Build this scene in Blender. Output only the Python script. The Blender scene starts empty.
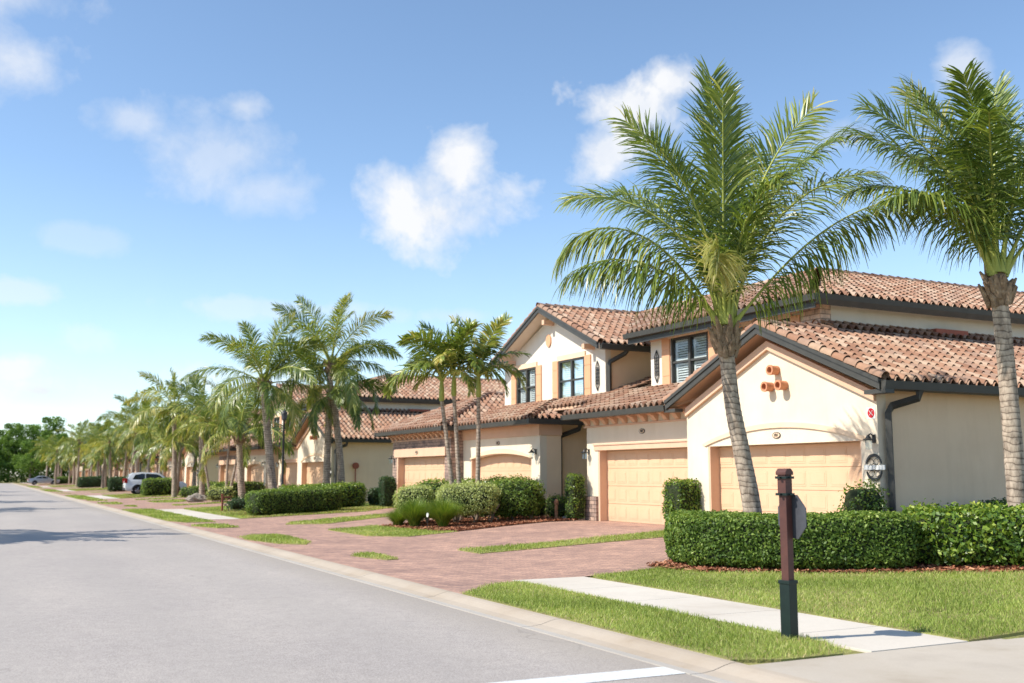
import bpy, bmesh, math, random
import numpy as np
from mathutils import Vector, Matrix

R = math.radians
sc = bpy.context.scene
C = sc.collection

# ------------------------------------------------------------------ camera
cam_d = bpy.data.cameras.new('camera')
cam = bpy.data.objects.new('camera', cam_d)
C.objects.link(cam)
cam.location = (0, 0, 1.6)
cam.rotation_euler = (R(90 + 7.385), 0, R(-27.122))
cam_d.sensor_width = 36
cam_d.lens = 1030 / 1024 * 36
cam_d.clip_end = 3000
cam_d.dof.use_dof = True
cam_d.dof.focus_distance = 15.0
cam_d.dof.aperture_fstop = 1.6
sc.camera = cam

# ------------------------------------------------------------------ sky, clouds, sun
SUN = Vector((1.0, -0.15, -1.0)).normalized()      # direction the light travels
SUN_EL = math.asin(-SUN.z)
SUN_AZ = math.atan2(-SUN.x, -SUN.y)
w = bpy.data.worlds.new('World'); sc.world = w; w.use_nodes = True
nt = w.node_tree; nt.nodes.clear()
def N(tree, t, **kw):
    n = tree.nodes.new(t)
    for k, v in kw.items(): setattr(n, k, v)
    return n
def mth(tree, op, a, b=None, c=None, clamp=False):
    n = tree.nodes.new('ShaderNodeMath'); n.operation = op; n.use_clamp = clamp
    for i, v in enumerate((a, b, c)):
        if v is None: continue
        if isinstance(v, (int, float)): n.inputs[i].default_value = v
        else: tree.links.new(v, n.inputs[i])
    return n.outputs[0]
out = N(nt, 'ShaderNodeOutputWorld')
sky = N(nt, 'ShaderNodeTexSky', sky_type='NISHITA')
sky.sun_disc = False
sky.sun_elevation = SUN_EL
sky.sun_rotation = SUN_AZ
sky.air_density = 0.8; sky.dust_density = 0.25; sky.ozone_density = 1.3
tc = N(nt, 'ShaderNodeTexCoord')
sep = N(nt, 'ShaderNodeSeparateXYZ'); nt.links.new(tc.outputs['Generated'], sep.inputs[0])
az = mth(nt, 'ARCTAN2', sep.outputs[0], sep.outputs[1])
el = mth(nt, 'ARCSINE', sep.outputs[2])
def noise(scale, detail, rough=0.6, loc=(0, 0, 0), dist=0.0):
    mp = N(nt, 'ShaderNodeMapping'); mp.inputs['Location'].default_value = loc
    nt.links.new(tc.outputs['Generated'], mp.inputs['Vector'])
    n = N(nt, 'ShaderNodeTexNoise'); n.inputs['Scale'].default_value = scale
    n.inputs['Detail'].default_value = detail; n.inputs['Roughness'].default_value = rough
    n.inputs['Distortion'].default_value = dist
    nt.links.new(mp.outputs[0], n.inputs['Vector'])
    return n.outputs[0]
nz = noise(13, 6, 0.62, dist=0.2)
nz3 = noise(5, 2, 0.6, (9, 4, 2))
# azimuth, elevation (from +Y, degrees), half widths, softness, density
CLOUDS = [
    (22.9, 14.4, 6.0, 3.0, 1.3, 0.95), (23.7, 17.0, 2.6, 3.8, 1.2, 0.95), (22.2, 15.8, 4.0, 2.6, 1.0, 0.85),
    (34.2, 19.8, 4.4, 2.8, 1.8, 0.97), (32.4, 17.8, 2.8, 2.4, 1.3, 0.85), (36.3, 21.3, 2.6, 2.0, 1.3, 0.95),
    (10.6, 17.0, 5.6, 3.0, 0.6, 0.42), (6.0, 18.3, 3.4, 1.6, 0.6, 0.45), (13.0, 15.4, 4.0, 1.8, 0.5, 0.4), (11.8, 19.6, 2.0, 1.2, .7, .5),
    (0.2, 20.4, 4.2, 2.6, 0.7, 0.62), (-0.5, 23.6, 6.0, 1.8, 0.6, 0.5),
    (2.6, 4.2, 4.0, 1.3, 1.3, 0.9), (1.2, 5.2, 2.6, 1.0, 1.3, 0.85), (3.0, 1.6, 9.0, 1.4, 0.8, 0.5), (0.6, 9.1, 3.4, 0.8, 0.7, 0.4), (4.4, 7.0, 2.2, 1.2, .5, .3), (4.0, 12.1, 3.0, 1.0, .4, .22),
    (14.5, 9.0, 7.0, 0.9, 0.6, 0.35), (24.0, 8.8, 6.0, 0.8, 0.5, 0.35), (12, 5, 7, 1.2, .6, .4),
    (45.0, 17.8, 3.2, 1.1, 0.4, 0.35), (51.5, 20.5, 2.2, 1.8, 0.8, 0.6), (75, 16, 12, 4, 1.1, 0.9), (-60, 16, 18, 6, 1.1, 0.9)
]
mask = None
ae = N(nt, 'ShaderNodeCombineXYZ'); nt.links.new(az, ae.inputs[0]); nt.links.new(el, ae.inputs[1])
nn1 = mth(nt, 'MULTIPLY_ADD', nz, 2.2, 0.85 - 1.1)
for (a0, e0, wa, we, dens, mx) in CLOUDS:
    vm = N(nt, 'ShaderNodeVectorMath', operation='MULTIPLY_ADD'); nt.links.new(ae.outputs[0], vm.inputs[0])
    vm.inputs[1].default_value = (1 / R(wa), 1 / R(we), 0); vm.inputs[2].default_value = (-R(a0) / R(wa), -R(e0) / R(we), 0)
    vl = N(nt, 'ShaderNodeVectorMath', operation='LENGTH'); nt.links.new(vm.outputs[0], vl.inputs[0])
    f = mth(nt, 'MINIMUM', mth(nt, 'MULTIPLY', mth(nt, 'SUBTRACT', nn1, vl.outputs['Value']), dens * 1.1), mx)
    mask = f if mask is None else mth(nt, 'MAXIMUM', mask, f)
haze = mth(nt, 'MULTIPLY', mth(nt, 'SUBTRACT', nz3, 0.52, clamp=True), 0.7, clamp=True)
# thin milk towards the horizon
low = mth(nt, 'MULTIPLY', mth(nt, 'SUBTRACT', 1.0, mth(nt, 'MULTIPLY', el, 1 / R(16)), clamp=True), 0.16)
mask = mth(nt, 'MAXIMUM', mask, low, clamp=True)
bg = N(nt, 'ShaderNodeBackground'); bg.inputs['Strength'].default_value = 0.15
tint = N(nt, 'ShaderNodeMix', data_type='RGBA', blend_type='MULTIPLY'); tint.inputs[0].default_value = 1.0; tint.inputs[7].default_value = (1.0, 1.035, 1.01, 1)
nt.links.new(sky.outputs[0], tint.inputs[6]); nt.links.new(tint.outputs[2], bg.inputs['Color'])
bgc = N(nt, 'ShaderNodeBackground'); bgc.inputs['Color'].default_value = (0.93, 0.965, 1.0, 1); bgc.inputs['Strength'].default_value = 0.67
mx = N(nt, 'ShaderNodeMixShader')
cr_ = N(nt, 'ShaderNodeValToRGB'); cr_.color_ramp.elements[0].position = .38; cr_.color_ramp.elements[0].color = (.84, .88, .95, 1); cr_.color_ramp.elements[1].position = .58; cr_.color_ramp.elements[1].color = (.98, .985, 1, 1)
nt.links.new(nz, cr_.inputs[0]); nt.links.new(cr_.outputs[0], bgc.inputs['Color'])
nt.links.new(mask, mx.inputs[0]); nt.links.new(bg.outputs[0], mx.inputs[1]); nt.links.new(bgc.outputs[0], mx.inputs[2])
nt.links.new(mx.outputs[0], out.inputs[0])

sl = bpy.data.lights.new('sun', 'SUN'); sl.energy = 4.2; sl.angle = R(0.53); sl.color = (1.0, 0.94, 0.84)
so = bpy.data.objects.new('sun', sl); C.objects.link(so)
so.rotation_euler = SUN.to_track_quat('-Z', 'Y').to_euler(); so.location = (-40, 10, 40)

sc.view_settings.view_transform = 'Standard'; sc.view_settings.look = 'None'
sc.view_settings.gamma = 1; sc.view_settings.use_curve_mapping = False
sc.view_settings.exposure = 0.60
sc.cycles.max_bounces = 8; sc.cycles.transparent_max_bounces = 8
sc.cycles.diffuse_bounces = 4

# ------------------------------------------------------------------ materials
def new_mat(name):
    m = bpy.data.materials.new(name); m.use_nodes = True
    t = m.node_tree; b = t.nodes['Principled BSDF']
    return m, t, b
def ramp(t, fac, stops):
    r = t.nodes.new('ShaderNodeValToRGB'); e = r.color_ramp.elements
    while len(e) < len(stops): e.new(0.5)
    for i, (p, c) in enumerate(stops):
        e[i].position = p; e[i].color = (*c, 1)
    t.links.new(fac, r.inputs[0]); return r.outputs[0]
def tnoise(t, scale, detail=4, rough=0.55, coord='Object', sx=(1, 1, 1)):
    c = t.nodes.new('ShaderNodeTexCoord'); mp = t.nodes.new('ShaderNodeMapping'); mp.inputs['Scale'].default_value = sx
    t.links.new(c.outputs[coord], mp.inputs[0])
    n = t.nodes.new('ShaderNodeTexNoise'); n.inputs['Scale'].default_value = scale
    n.inputs['Detail'].default_value = detail; n.inputs['Roughness'].default_value = rough
    t.links.new(mp.outputs[0], n.inputs['Vector']); return n.outputs[0]
def mixc(t, fac, a, b, mode='MIX'):
    n = t.nodes.new('ShaderNodeMix'); n.data_type = 'RGBA'; n.blend_type = mode
    for s, v in ((0, fac), (6, a), (7, b)):
        if isinstance(v, (int, float)): n.inputs[s].default_value = v
        elif isinstance(v, tuple): n.inputs[s].default_value = (*v, 1)
        else: t.links.new(v, n.inputs[s])
    return n.outputs[2]
def bump(t, b, h, strength=0.3, dist=0.01):
    n = t.nodes.new('ShaderNodeBump'); n.inputs['Strength'].default_value = strength; n.inputs['Distance'].default_value = dist
    t.links.new(h, n.inputs['Height']); t.links.new(n.outputs[0], b.inputs['Normal'])
def simple(name, c1, c2=None, scale=6, rough=0.8, bscale=None, bstr=0.3, bdist=0.01, spec=0.3, metal=0):
    m, t, b = new_mat(name)
    c2 = c2 or tuple(x * 0.85 for x in c1)
    col = ramp(t, tnoise(t, scale, 6, 0.6), [(0.32, c2), (0.68, c1)])
    t.links.new(col, b.inputs['Base Color'])
    b.inputs['Roughness'].default_value = rough; b.inputs['Specular IOR Level'].default_value = spec; b.inputs['Metallic'].default_value = metal
    if bscale: bump(t, b, tnoise(t, bscale, 3, 0.6), bstr, bdist)
    return m
M = {}
M['cream'] = simple('cream_stucco', (0.77, 0.665, 0.52), (0.73, 0.62, 0.475), 1.3, 0.9, 60, 0.35, 0.006, 0.15)
M['tan'] = simple('tan_stucco', (0.86, 0.655, 0.45), (0.81, 0.605, 0.41), 1.1, 0.9, 60, 0.35, 0.006, 0.15)  # stucco of the shaded side walls, warm ground bounce put into the colour
M['white_wall'] = simple('white_stucco', (0.76, 0.70, 0.61), (0.73, 0.665, 0.57), 1.3, 0.9, 60, 0.3, 0.006, 0.15)
M['peach'] = simple('peach_trim_paint', (0.70, 0.465, 0.325), (0.66, 0.425, 0.29), 3, 0.75, 80, 0.15, 0.003, 0.2)
M['shutter'] = simple('shutter_paint', (0.72, 0.39, 0.22), (0.66, 0.35, 0.20), 3, 0.7)
M['pale_trim'] = simple('pale_peach_trim', (0.80, 0.60, 0.42), (0.76, 0.56, 0.38), 3, 0.8, 80, 0.15, 0.003, 0.2)
M['door'] = simple('garage_door_paint', (0.71, 0.47, 0.30), (0.68, 0.445, 0.28), 1.0, 0.6, 200, 0.05, 0.002, 0.25)
M['gutter'] = simple('dark_bronze_metal', (0.066, 0.064, 0.058), (0.05, 0.05, 0.046), 4, 0.5, spec=0.35)
M['black'] = simple('black_iron', (0.02, 0.022, 0.024), None, 5, 0.5, spec=0.5)
M['terracotta'] = simple('terracotta_pipe', (0.62, 0.29, 0.16), (0.52, 0.22, 0.12), 5, 0.8)
M['white_paint'] = simple('white_paint', (0.80, 0.80, 0.77), None, 5, 0.5)
M['road_paint'] = simple('road_paint', (0.72, 0.74, 0.74), (0.52, 0.53, 0.53), 22, 0.7, 90, 0.3, 0.004)
M['red'] = simple('red_enamel', (0.55, 0.02, 0.03), None, 5, 0.4)
M['brown_post'] = simple('brown_post_paint', (0.105, 0.042, 0.032), (0.07, 0.03, 0.026), 9, 0.55, 60, 0.2, 0.003)
M['green_post'] = simple('green_sleeve_paint', (0.010, 0.022, 0.019), (0.007, 0.016, 0.014), 9, 0.45, spec=0.3)
M['alu'] = simple('dull_grey_aluminium', (0.075, 0.078, 0.09), (0.055, 0.058, 0.068), 8, 0.6, metal=0.1)
M['rock'] = simple('rough_rock', (0.42, 0.37, 0.31), (0.2, 0.17, 0.14), 3, 0.9, 8, 0.8, 0.05)
M['rust'] = simple('rusty_red_paint', (0.33, 0.10, 0.06), None, 5, 0.7)
M['tyre'] = simple('tyre_rubber', (0.02, 0.02, 0.02), None, 5, 0.85)
M['chrome'] = simple('wheel_alloy', (0.5, 0.5, 0.52), None, 5, 0.3, metal=0.9)
M['red_lens'] = simple('red_lens', (0.4, 0.01, 0.01), None, 5, 0.25)
M['carpaint'] = simple('white_car_paint', (0.70, 0.72, 0.74), (0.68, 0.7, 0.72), 5, 0.25, spec=0.6)
M['carpaint'].node_tree.nodes['Principled BSDF'].inputs['Coat Weight'].default_value = 0.6
M['carpaint2'] = simple('silver_car_paint', (0.42, 0.45, 0.50), (0.40, 0.43, 0.48), 5, 0.28, spec=0.6, metal=0.4)
M['carglass'] = simple('tinted_car_glass', (0.015, 0.018, 0.022), None, 5, 0.08, spec=0.8)
M['under'] = simple('roof_underlay', (0.045, 0.03, 0.025), None, 5, 0.9)  # dark underlay sheet, added to put shade into the open tile mouths
M['louvre'] = simple('white_louvre', (0.80, 0.82, 0.82), None, 5, 0.6)
M['dark'] = simple('dim_room', (0.06, 0.07, 0.07), None, 2, 0.9)
M['soil'] = simple('red_mulch', (0.27, 0.105, 0.055), (0.12, 0.045, 0.025), 18, 0.95, 40, 1.0, 0.03)

# asphalt
m, t, b = new_mat('pale_asphalt')
fine = tnoise(t, 75, 4, 0.8); big = tnoise(t, 0.35, 5, 0.6, sx=(1, 0.5, 1)); mid = tnoise(t, 7, 5, 0.7)
col = ramp(t, fine, [(0.30, (0.17, 0.152, 0.140)), (0.5, (0.395, 0.353, 0.322)), (0.70, (0.64, 0.575, 0.52))])
col = mixc(t, mth(t, 'MULTIPLY', big, 0.35), col, (0.43, 0.39, 0.36))
col = mixc(t, 0.6, col, ramp(t, big, [(0.35, (0.80, 0.80, 0.81)), (0.66, (1.04, 1.03, 1.0))]), 'MULTIPLY')
col = mixc(t, 0.45, col, ramp(t, mid, [(0.36, (0.82, 0.82, 0.82)), (0.6, (1.05, 1.05, 1.05))]), 'MULTIPLY')
c_ = t.nodes.new('ShaderNodeTexCoord'); sp_ = t.nodes.new('ShaderNodeSeparateXYZ'); t.links.new(c_.outputs['Object'], sp_.inputs[0])
lane = mth(t, 'SINE', mth(t, 'MULTIPLY_ADD', sp_.outputs[0], 3.55, 0.9)); lane = mth(t, 'MULTIPLY_ADD', lane, 0.5, 0.5)
col = mixc(t, mth(t, 'MULTIPLY', lane, mth(t, 'MULTIPLY', big, 0.55)), col, (0.33, 0.30, 0.275))
edge = mth(t, 'MULTIPLY', mth(t, 'SUBTRACT', sp_.outputs[0], 4.55), 1.1, clamp=True)
col = mixc(t, mth(t, 'MULTIPLY', edge, mth(t, 'MULTIPLY', mid, 0.9)), col, (0.30, 0.255, 0.20))
vo = t.nodes.new('ShaderNodeTexVoronoi'); vo.feature = 'DISTANCE_TO_EDGE'; vo.inputs['Scale'].default_value = 0.32
mpv = t.nodes.new('ShaderNodeMapping'); t.links.new(c_.outputs['Object'], mpv.inputs[0]); nzv = t.nodes.new('ShaderNodeTexNoise'); nzv.inputs['Scale'].default_value = 1.6; nzv.inputs['Detail'].default_value = 5
vadd = t.nodes.new('ShaderNodeVectorMath'); vadd.operation = 'MULTIPLY_ADD'; vadd.inputs[1].default_value = (1.2, 1.2, 0); t.links.new(c_.outputs['Object'], nzv.inputs['Vector']); t.links.new(nzv.outputs['Color'], vadd.inputs[0]); t.links.new(mpv.outputs[0], vadd.inputs[2]); t.links.new(vadd.outputs[0], vo.inputs['Vector'])
crk = mth(t, 'LESS_THAN', vo.outputs['Distance'], 0.0035); crk = mth(t, 'MULTIPLY', crk, mth(t, 'MULTIPLY', mth(t, 'GREATER_THAN', big, 0.55), 0.22))
col = mixc(t, crk, col, (0.13, 0.12, 0.11))
t.links.new(col, b.inputs['Base Color']); b.inputs['Roughness'].default_value = 0.82; b.inputs['Specular IOR Level'].default_value = 0.35
bump(t, b, fine, 0.5, 0.006); M['asphalt'] = m
# concretes
def concrete(name, c1, c2, stain):
    m, t, b = new_mat(name)
    a = tnoise(t, 1.1, 6, 0.65); f = tnoise(t, 90, 3, 0.7); s = tnoise(t, 0.55, 5, 0.7)
    col = ramp(t, a, [(0.3, c2), (0.7, c1)])
    col = mixc(t, 0.35, col, ramp(t, f, [(0.3, (0.72, 0.72, 0.72)), (0.7, (1.1, 1.1, 1.1))]), 'MULTIPLY')
    col = mixc(t, ramp(t, s, [(0.48, (0, 0, 0)), (0.70, (0.8, 0.8, 0.8))]), col, stain)
    t.links.new(col, b.inputs['Base Color']); b.inputs['Roughness'].default_value = 0.88; b.inputs['Specular IOR Level'].default_value = 0.2
    bump(t, b, f, 0.4, 0.004); return m
M['sidewalk'] = concrete('pale_sidewalk_concrete', (0.66, 0.60, 0.52), (0.55, 0.50, 0.43), (0.44, 0.385, 0.32))
M['apron'] = concrete('stained_apron_concrete', (0.54, 0.48, 0.40), (0.43, 0.375, 0.31), (0.33, 0.275, 0.21))
M['kerb'] = concrete('kerb_concrete', (0.49, 0.42, 0.34), (0.40, 0.335, 0.265), (0.32, 0.25, 0.18))
M['gutterpan'] = concrete('gutter_concrete', (0.49, 0.45, 0.40), (0.41, 0.375, 0.33), (0.36, 0.33, 0.29))
for nm_ in ('cream', 'tan', 'white_wall', 'door'):
    t = M[nm_].node_tree; b = t.nodes['Principled BSDF']; src = b.inputs['Base Color'].links[0].from_socket
    stx = tnoise(t, 2.2, 5, 0.7, sx=(1, 1, 0.16))
    col = mixc(t, 0.32, src, ramp(t, stx, [(0.34, (0.86, 0.84, 0.80)), (0.52, (1.0, 1.0, 1.0))]), 'MULTIPLY')
    c_ = t.nodes.new('ShaderNodeTexCoord'); sp_ = t.nodes.new('ShaderNodeSeparateXYZ'); t.links.new(c_.outputs['Object'], sp_.inputs[0])
    foot = mth(t, 'SUBTRACT', 1.0, mth(t, 'MULTIPLY', sp_.outputs[2], 2.6), clamp=True)
    col = mixc(t, mth(t, 'MULTIPLY', foot, mth(t, 'MULTIPLY', tnoise(t, 5, 4, 0.7), 0.6)), col, (0.36, 0.28, 0.21))
    t.links.new(col, b.inputs['Base Color'])
# pavers: brick pattern with per-brick tint
m, t, b = new_mat('brick_pavers')
c = t.nodes.new('ShaderNodeTexCoord'); mp = t.nodes.new('ShaderNodeMapping'); mp.inputs['Rotation'].default_value = (0, 0, R(45))
t.links.new(c.outputs['Object'], mp.inputs[0])
br = t.nodes.new('ShaderNodeTexBrick'); t.links.new(mp.outputs[0], br.inputs[0])
br.inputs['Scale'].default_value = 1; br.inputs['Brick Width'].default_value = 0.22; br.inputs['Row Height'].default_value = 0.11
br.inputs['Mortar Size'].default_value = 0.006; br.inputs['Mortar Smooth'].default_value = 0.3; br.inputs['Bias'].default_value = 0.0
br.inputs['Color1'].default_value = (0.52, 0.33, 0.245, 1); br.inputs['Color2'].default_value = (0.36, 0.232, 0.185, 1); br.inputs['Mortar'].default_value = (0.22, 0.16, 0.14, 1)
col = mixc(t, 0.85, br.outputs[0], ramp(t, tnoise(t, 0.8, 6, 0.7), [(0.34, (0.72, 0.71, 0.74)), (0.66, (1.12, 1.09, 1.07))]), 'MULTIPLY')
col = mixc(t, 0.6, col, ramp(t, tnoise(t, 6.5, 4, 0.7), [(0.38, (0.76, 0.76, 0.80)), (0.62, (1.12, 1.08, 1.05))]), 'MULTIPLY')
t.links.new(col, b.inputs['Base Color']); b.inputs['Roughness'].default_value = 0.85; b.inputs['Specular IOR Level'].default_value = 0.25
bump(t, b, br.outputs['Fac'], -0.4, 0.004); M['paver'] = m
# ledger stone
m, t, b = new_mat('ledger_stone')
c = t.nodes.new('ShaderNodeTexCoord'); mp = t.nodes.new('ShaderNodeMapping')
sp = t.nodes.new('ShaderNodeSeparateXYZ'); t.links.new(c.outputs['Object'], sp.inputs[0])
cb = t.nodes.new('ShaderNodeCombineXYZ'); t.links.new(mth(t, 'ADD', sp.outputs[0], sp.outputs[1]), cb.inputs[0]); t.links.new(sp.outputs[2], cb.inputs[1])
br = t.nodes.new('ShaderNodeTexBrick'); t.links.new(cb.outputs[0], br.inputs[0])
br.inputs['Scale'].default_value = 1; br.inputs['Brick Width'].default_value = 0.34; br.inputs['Row Height'].default_value = 0.12
br.inputs['Mortar Size'].default_value = 0.012; br.inputs['Mortar Smooth'].default_value = 0.4
br.inputs['Color1'].default_value = (0.46, 0.33, 0.26, 1); br.inputs['Color2'].default_value = (0.22, 0.165, 0.15, 1); br.inputs['Mortar'].default_value = (0.09, 0.065, 0.055, 1)
col = mixc(t, 0.8, br.outputs[0], ramp(t, tnoise(t, 5, 4, 0.7), [(0.35, (0.6, 0.58, 0.6)), (0.65, (1.35, 1.28, 1.2))]), 'MULTIPLY')
t.links.new(col, b.inputs['Base Color']); b.inputs['Roughness'].default_value = 0.9
bump(t, b, br.outputs['Fac'], -1.0, 0.03); M['stone'] = m
m2 = m.copy(); m2.name = 'pale_ledger_stone'
for n in m2.node_tree.nodes:
    if n.type == 'TEX_BRICK':
        n.inputs['Color1'].default_value = (0.72, 0.52, 0.40, 1); n.inputs['Color2'].default_value = (0.5, 0.38, 0.31, 1); n.inputs['Mortar'].default_value = (0.25, 0.17, 0.13, 1)
M['pale_stone'] = m2

def attr_mat(name, stops, rough=0.6, transl=0.0, spec=0.3, nscale=None, nstr=0.4, tcol=None, bscale=None):
    m, t, b = new_mat(name)
    a = t.nodes.new('ShaderNodeAttribute'); a.attribute_name = 'rnd'
    col = ramp(t, a.outputs['Fac'], stops)
    if nscale:
        col = mixc(t, nstr, col, ramp(t, tnoise(t, nscale, 5, 0.65), [(0.35, (0.55, 0.55, 0.55)), (0.65, (1.3, 1.3, 1.3))]), 'MULTIPLY')
    t.links.new(col, b.inputs['Base Color']); b.inputs['Roughness'].default_value = rough; b.inputs['Specular IOR Level'].default_value = spec
    if bscale: bump(t, b, tnoise(t, bscale, 3, 0.6), 0.5, 0.01)
    if transl > 0:
        tr = t.nodes.new('ShaderNodeBsdfTranslucent'); ms = t.nodes.new('ShaderNodeMixShader'); ms.inputs[0].default_value = transl
        c2 = mixc(t, 1.0, col, tcol or (1.25, 1.25, 0.7), 'MULTIPLY')
        t.links.new(c2, tr.inputs[0])
        t.links.new(b.outputs[0], ms.inputs[1]); t.links.new(tr.outputs[0], ms.inputs[2])
        t.links.new(ms.outputs[0], t.nodes['Material Output'].inputs[0])
    return m
M['tile'] = attr_mat('clay_roof_tile', [(0.0, (0.24, 0.125, 0.082)), (0.2, (0.34, 0.185, 0.118)), (0.45, (0.385, 0.225, 0.148)), (0.62, (0.32, 0.205, 0.15)), (0.82, (0.43, 0.29, 0.20)), (1.0, (0.47, 0.345, 0.255))], 0.85, nscale=7, nstr=0.22, bscale=50)
M['frond'] = attr_mat('palm_leaflet', [(0.0, (0.055, 0.10, 0.02)), (0.45, (0.14, 0.20, 0.034)), (0.75, (0.30, 0.35, 0.065)), (1.0, (0.62, 0.54, 0.19))], 0.36, 0.32, 0.6)
M['frond_yellow'] = attr_mat('yellowing_palm_leaflet', [(0.0, (0.22, 0.28, 0.06)), (0.5, (0.42, 0.42, 0.13)), (1.0, (0.60, 0.52, 0.24))], 0.45, 0.4, 0.45)
M['rachis'] = simple('palm_leaf_stem', (0.40, 0.42, 0.10), (0.30, 0.34, 0.07), 4, 0.5)
M['fibre'] = simple('palm_fibre', (0.38, 0.27, 0.18), (0.18, 0.115, 0.07), 9, 0.95, 30, 0.9, 0.03)
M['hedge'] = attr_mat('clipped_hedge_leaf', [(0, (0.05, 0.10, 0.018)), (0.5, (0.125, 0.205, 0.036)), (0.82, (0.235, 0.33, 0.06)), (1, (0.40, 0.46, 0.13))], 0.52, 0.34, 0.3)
M['bright_hedge'] = attr_mat('bright_shrub_leaf', [(0, (0.045, 0.10, 0.014)), (0.45, (0.12, 0.21, 0.028)), (0.8, (0.26, 0.36, 0.045)), (1, (0.46, 0.50, 0.10))], 0.38, 0.3, 0.5)
M['silver_shrub'] = attr_mat('grey_green_shrub_leaf', [(0, (0.22, 0.29, 0.08)), (0.5, (0.44, 0.50, 0.17)), (1, (0.66, 0.68, 0.32))], 0.6, 0.3, 0.3)
M['dark_leaf'] = attr_mat('dark_shrub_leaf', [(0, (0.018, 0.048, 0.016)), (0.6, (0.04, 0.095, 0.028)), (1, (0.09, 0.17, 0.04))], 0.4, 0.22, 0.45)
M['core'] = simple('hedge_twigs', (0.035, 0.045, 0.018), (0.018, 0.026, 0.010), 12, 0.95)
M['grass'] = attr_mat('grass_blade', [(0, (0.14, 0.19, 0.035)), (0.35, (0.29, 0.375, 0.08)), (0.70, (0.47, 0.54, 0.15)), (0.90, (0.66, 0.58, 0.30)), (1, (0.62, 0.46, 0.27))], 0.55, 0.40, 0.3, nscale=1.3, nstr=0.25)
M['lawn'] = simple('lawn_turf', (0.30, 0.31, 0.09), (0.22, 0.18, 0.08), 4, 0.95, 30, 0.8, 0.03)
M['forest'] = attr_mat('forest_leaf', [(0, (0.06, 0.12, 0.025)), (0.6, (0.15, 0.25, 0.05)), (1, (0.28, 0.38, 0.10))], 0.6, 0.4, 0.2)
M['bark'] = simple('grey_bark', (0.26, 0.22, 0.18), (0.14, 0.115, 0.09), 6, 0.95, 20, 0.8, 0.02)
M['chip'] = attr_mat('mulch_chip', [(0, (0.13, 0.05, 0.03)), (0.6, (0.32, 0.12, 0.06)), (1, (0.50, 0.26, 0.15))], 0.9)
# palm bark: leaf-scar rings
m, t, b = new_mat('ringed_palm_bark')
c = t.nodes.new('ShaderNodeTexCoord'); sp = t.nodes.new('ShaderNodeSeparateXYZ'); t.links.new(c.outputs['Object'], sp.inputs[0])
wob = tnoise(t, 2.2, 3, 0.55)
ph = mth(t, 'ADD', mth(t, 'MULTIPLY', sp.outputs[2], 9.5), mth(t, 'MULTIPLY', wob, 2.6))
fr = mth(t, 'FRACT', ph)
col = ramp(t, fr, [(0.0, (0.12, 0.09, 0.07)), (0.08, (0.17, 0.135, 0.105)), (0.2, (0.37, 0.30, 0.24)), (0.8, (0.44, 0.365, 0.295)), (1.0, (0.33, 0.27, 0.22))])
col = mixc(t, 0.7, col, ramp(t, tnoise(t, 12, 5, 0.7, sx=(1, 1, 0.35)), [(0.38, (0.45, 0.41, 0.38)), (0.60, (1.3, 1.26, 1.2))]), 'MULTIPLY')
t.links.new(col, b.inputs['Base Color']); b.inputs['Roughness'].default_value = 0.92; b.inputs['Specular IOR Level'].default_value = 0.15
bump(t, b, fr, 0.35, 0.012); M['palm_bark'] = m
# window glass
m, t, b = new_mat('window_glass')
gl = t.nodes.new('ShaderNodeBsdfGlossy'); gl.inputs['Roughness'].default_value = 0.03; gl.inputs['Color'].default_value = (0.9, 0.95, 1, 1)
tp = t.nodes.new('ShaderNodeBsdfTransparent'); tp.inputs['Color'].default_value = (0.86, 0.90, 0.90, 1)
fz = t.nodes.new('ShaderNodeLayerWeight'); fz.inputs['Blend'].default_value = 0.25
ms = t.nodes.new('ShaderNodeMixShader'); t.links.new(mth(t, 'MULTIPLY_ADD', fz.outputs[0], 0.6, 0.05, clamp=True), ms.inputs[0])
t.links.new(tp.outputs[0], ms.inputs[1]); t.links.new(gl.outputs[0], ms.inputs[2]); t.links.new(ms.outputs[0], t.nodes['Material Output'].inputs[0])
M['glass'] = m

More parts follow.
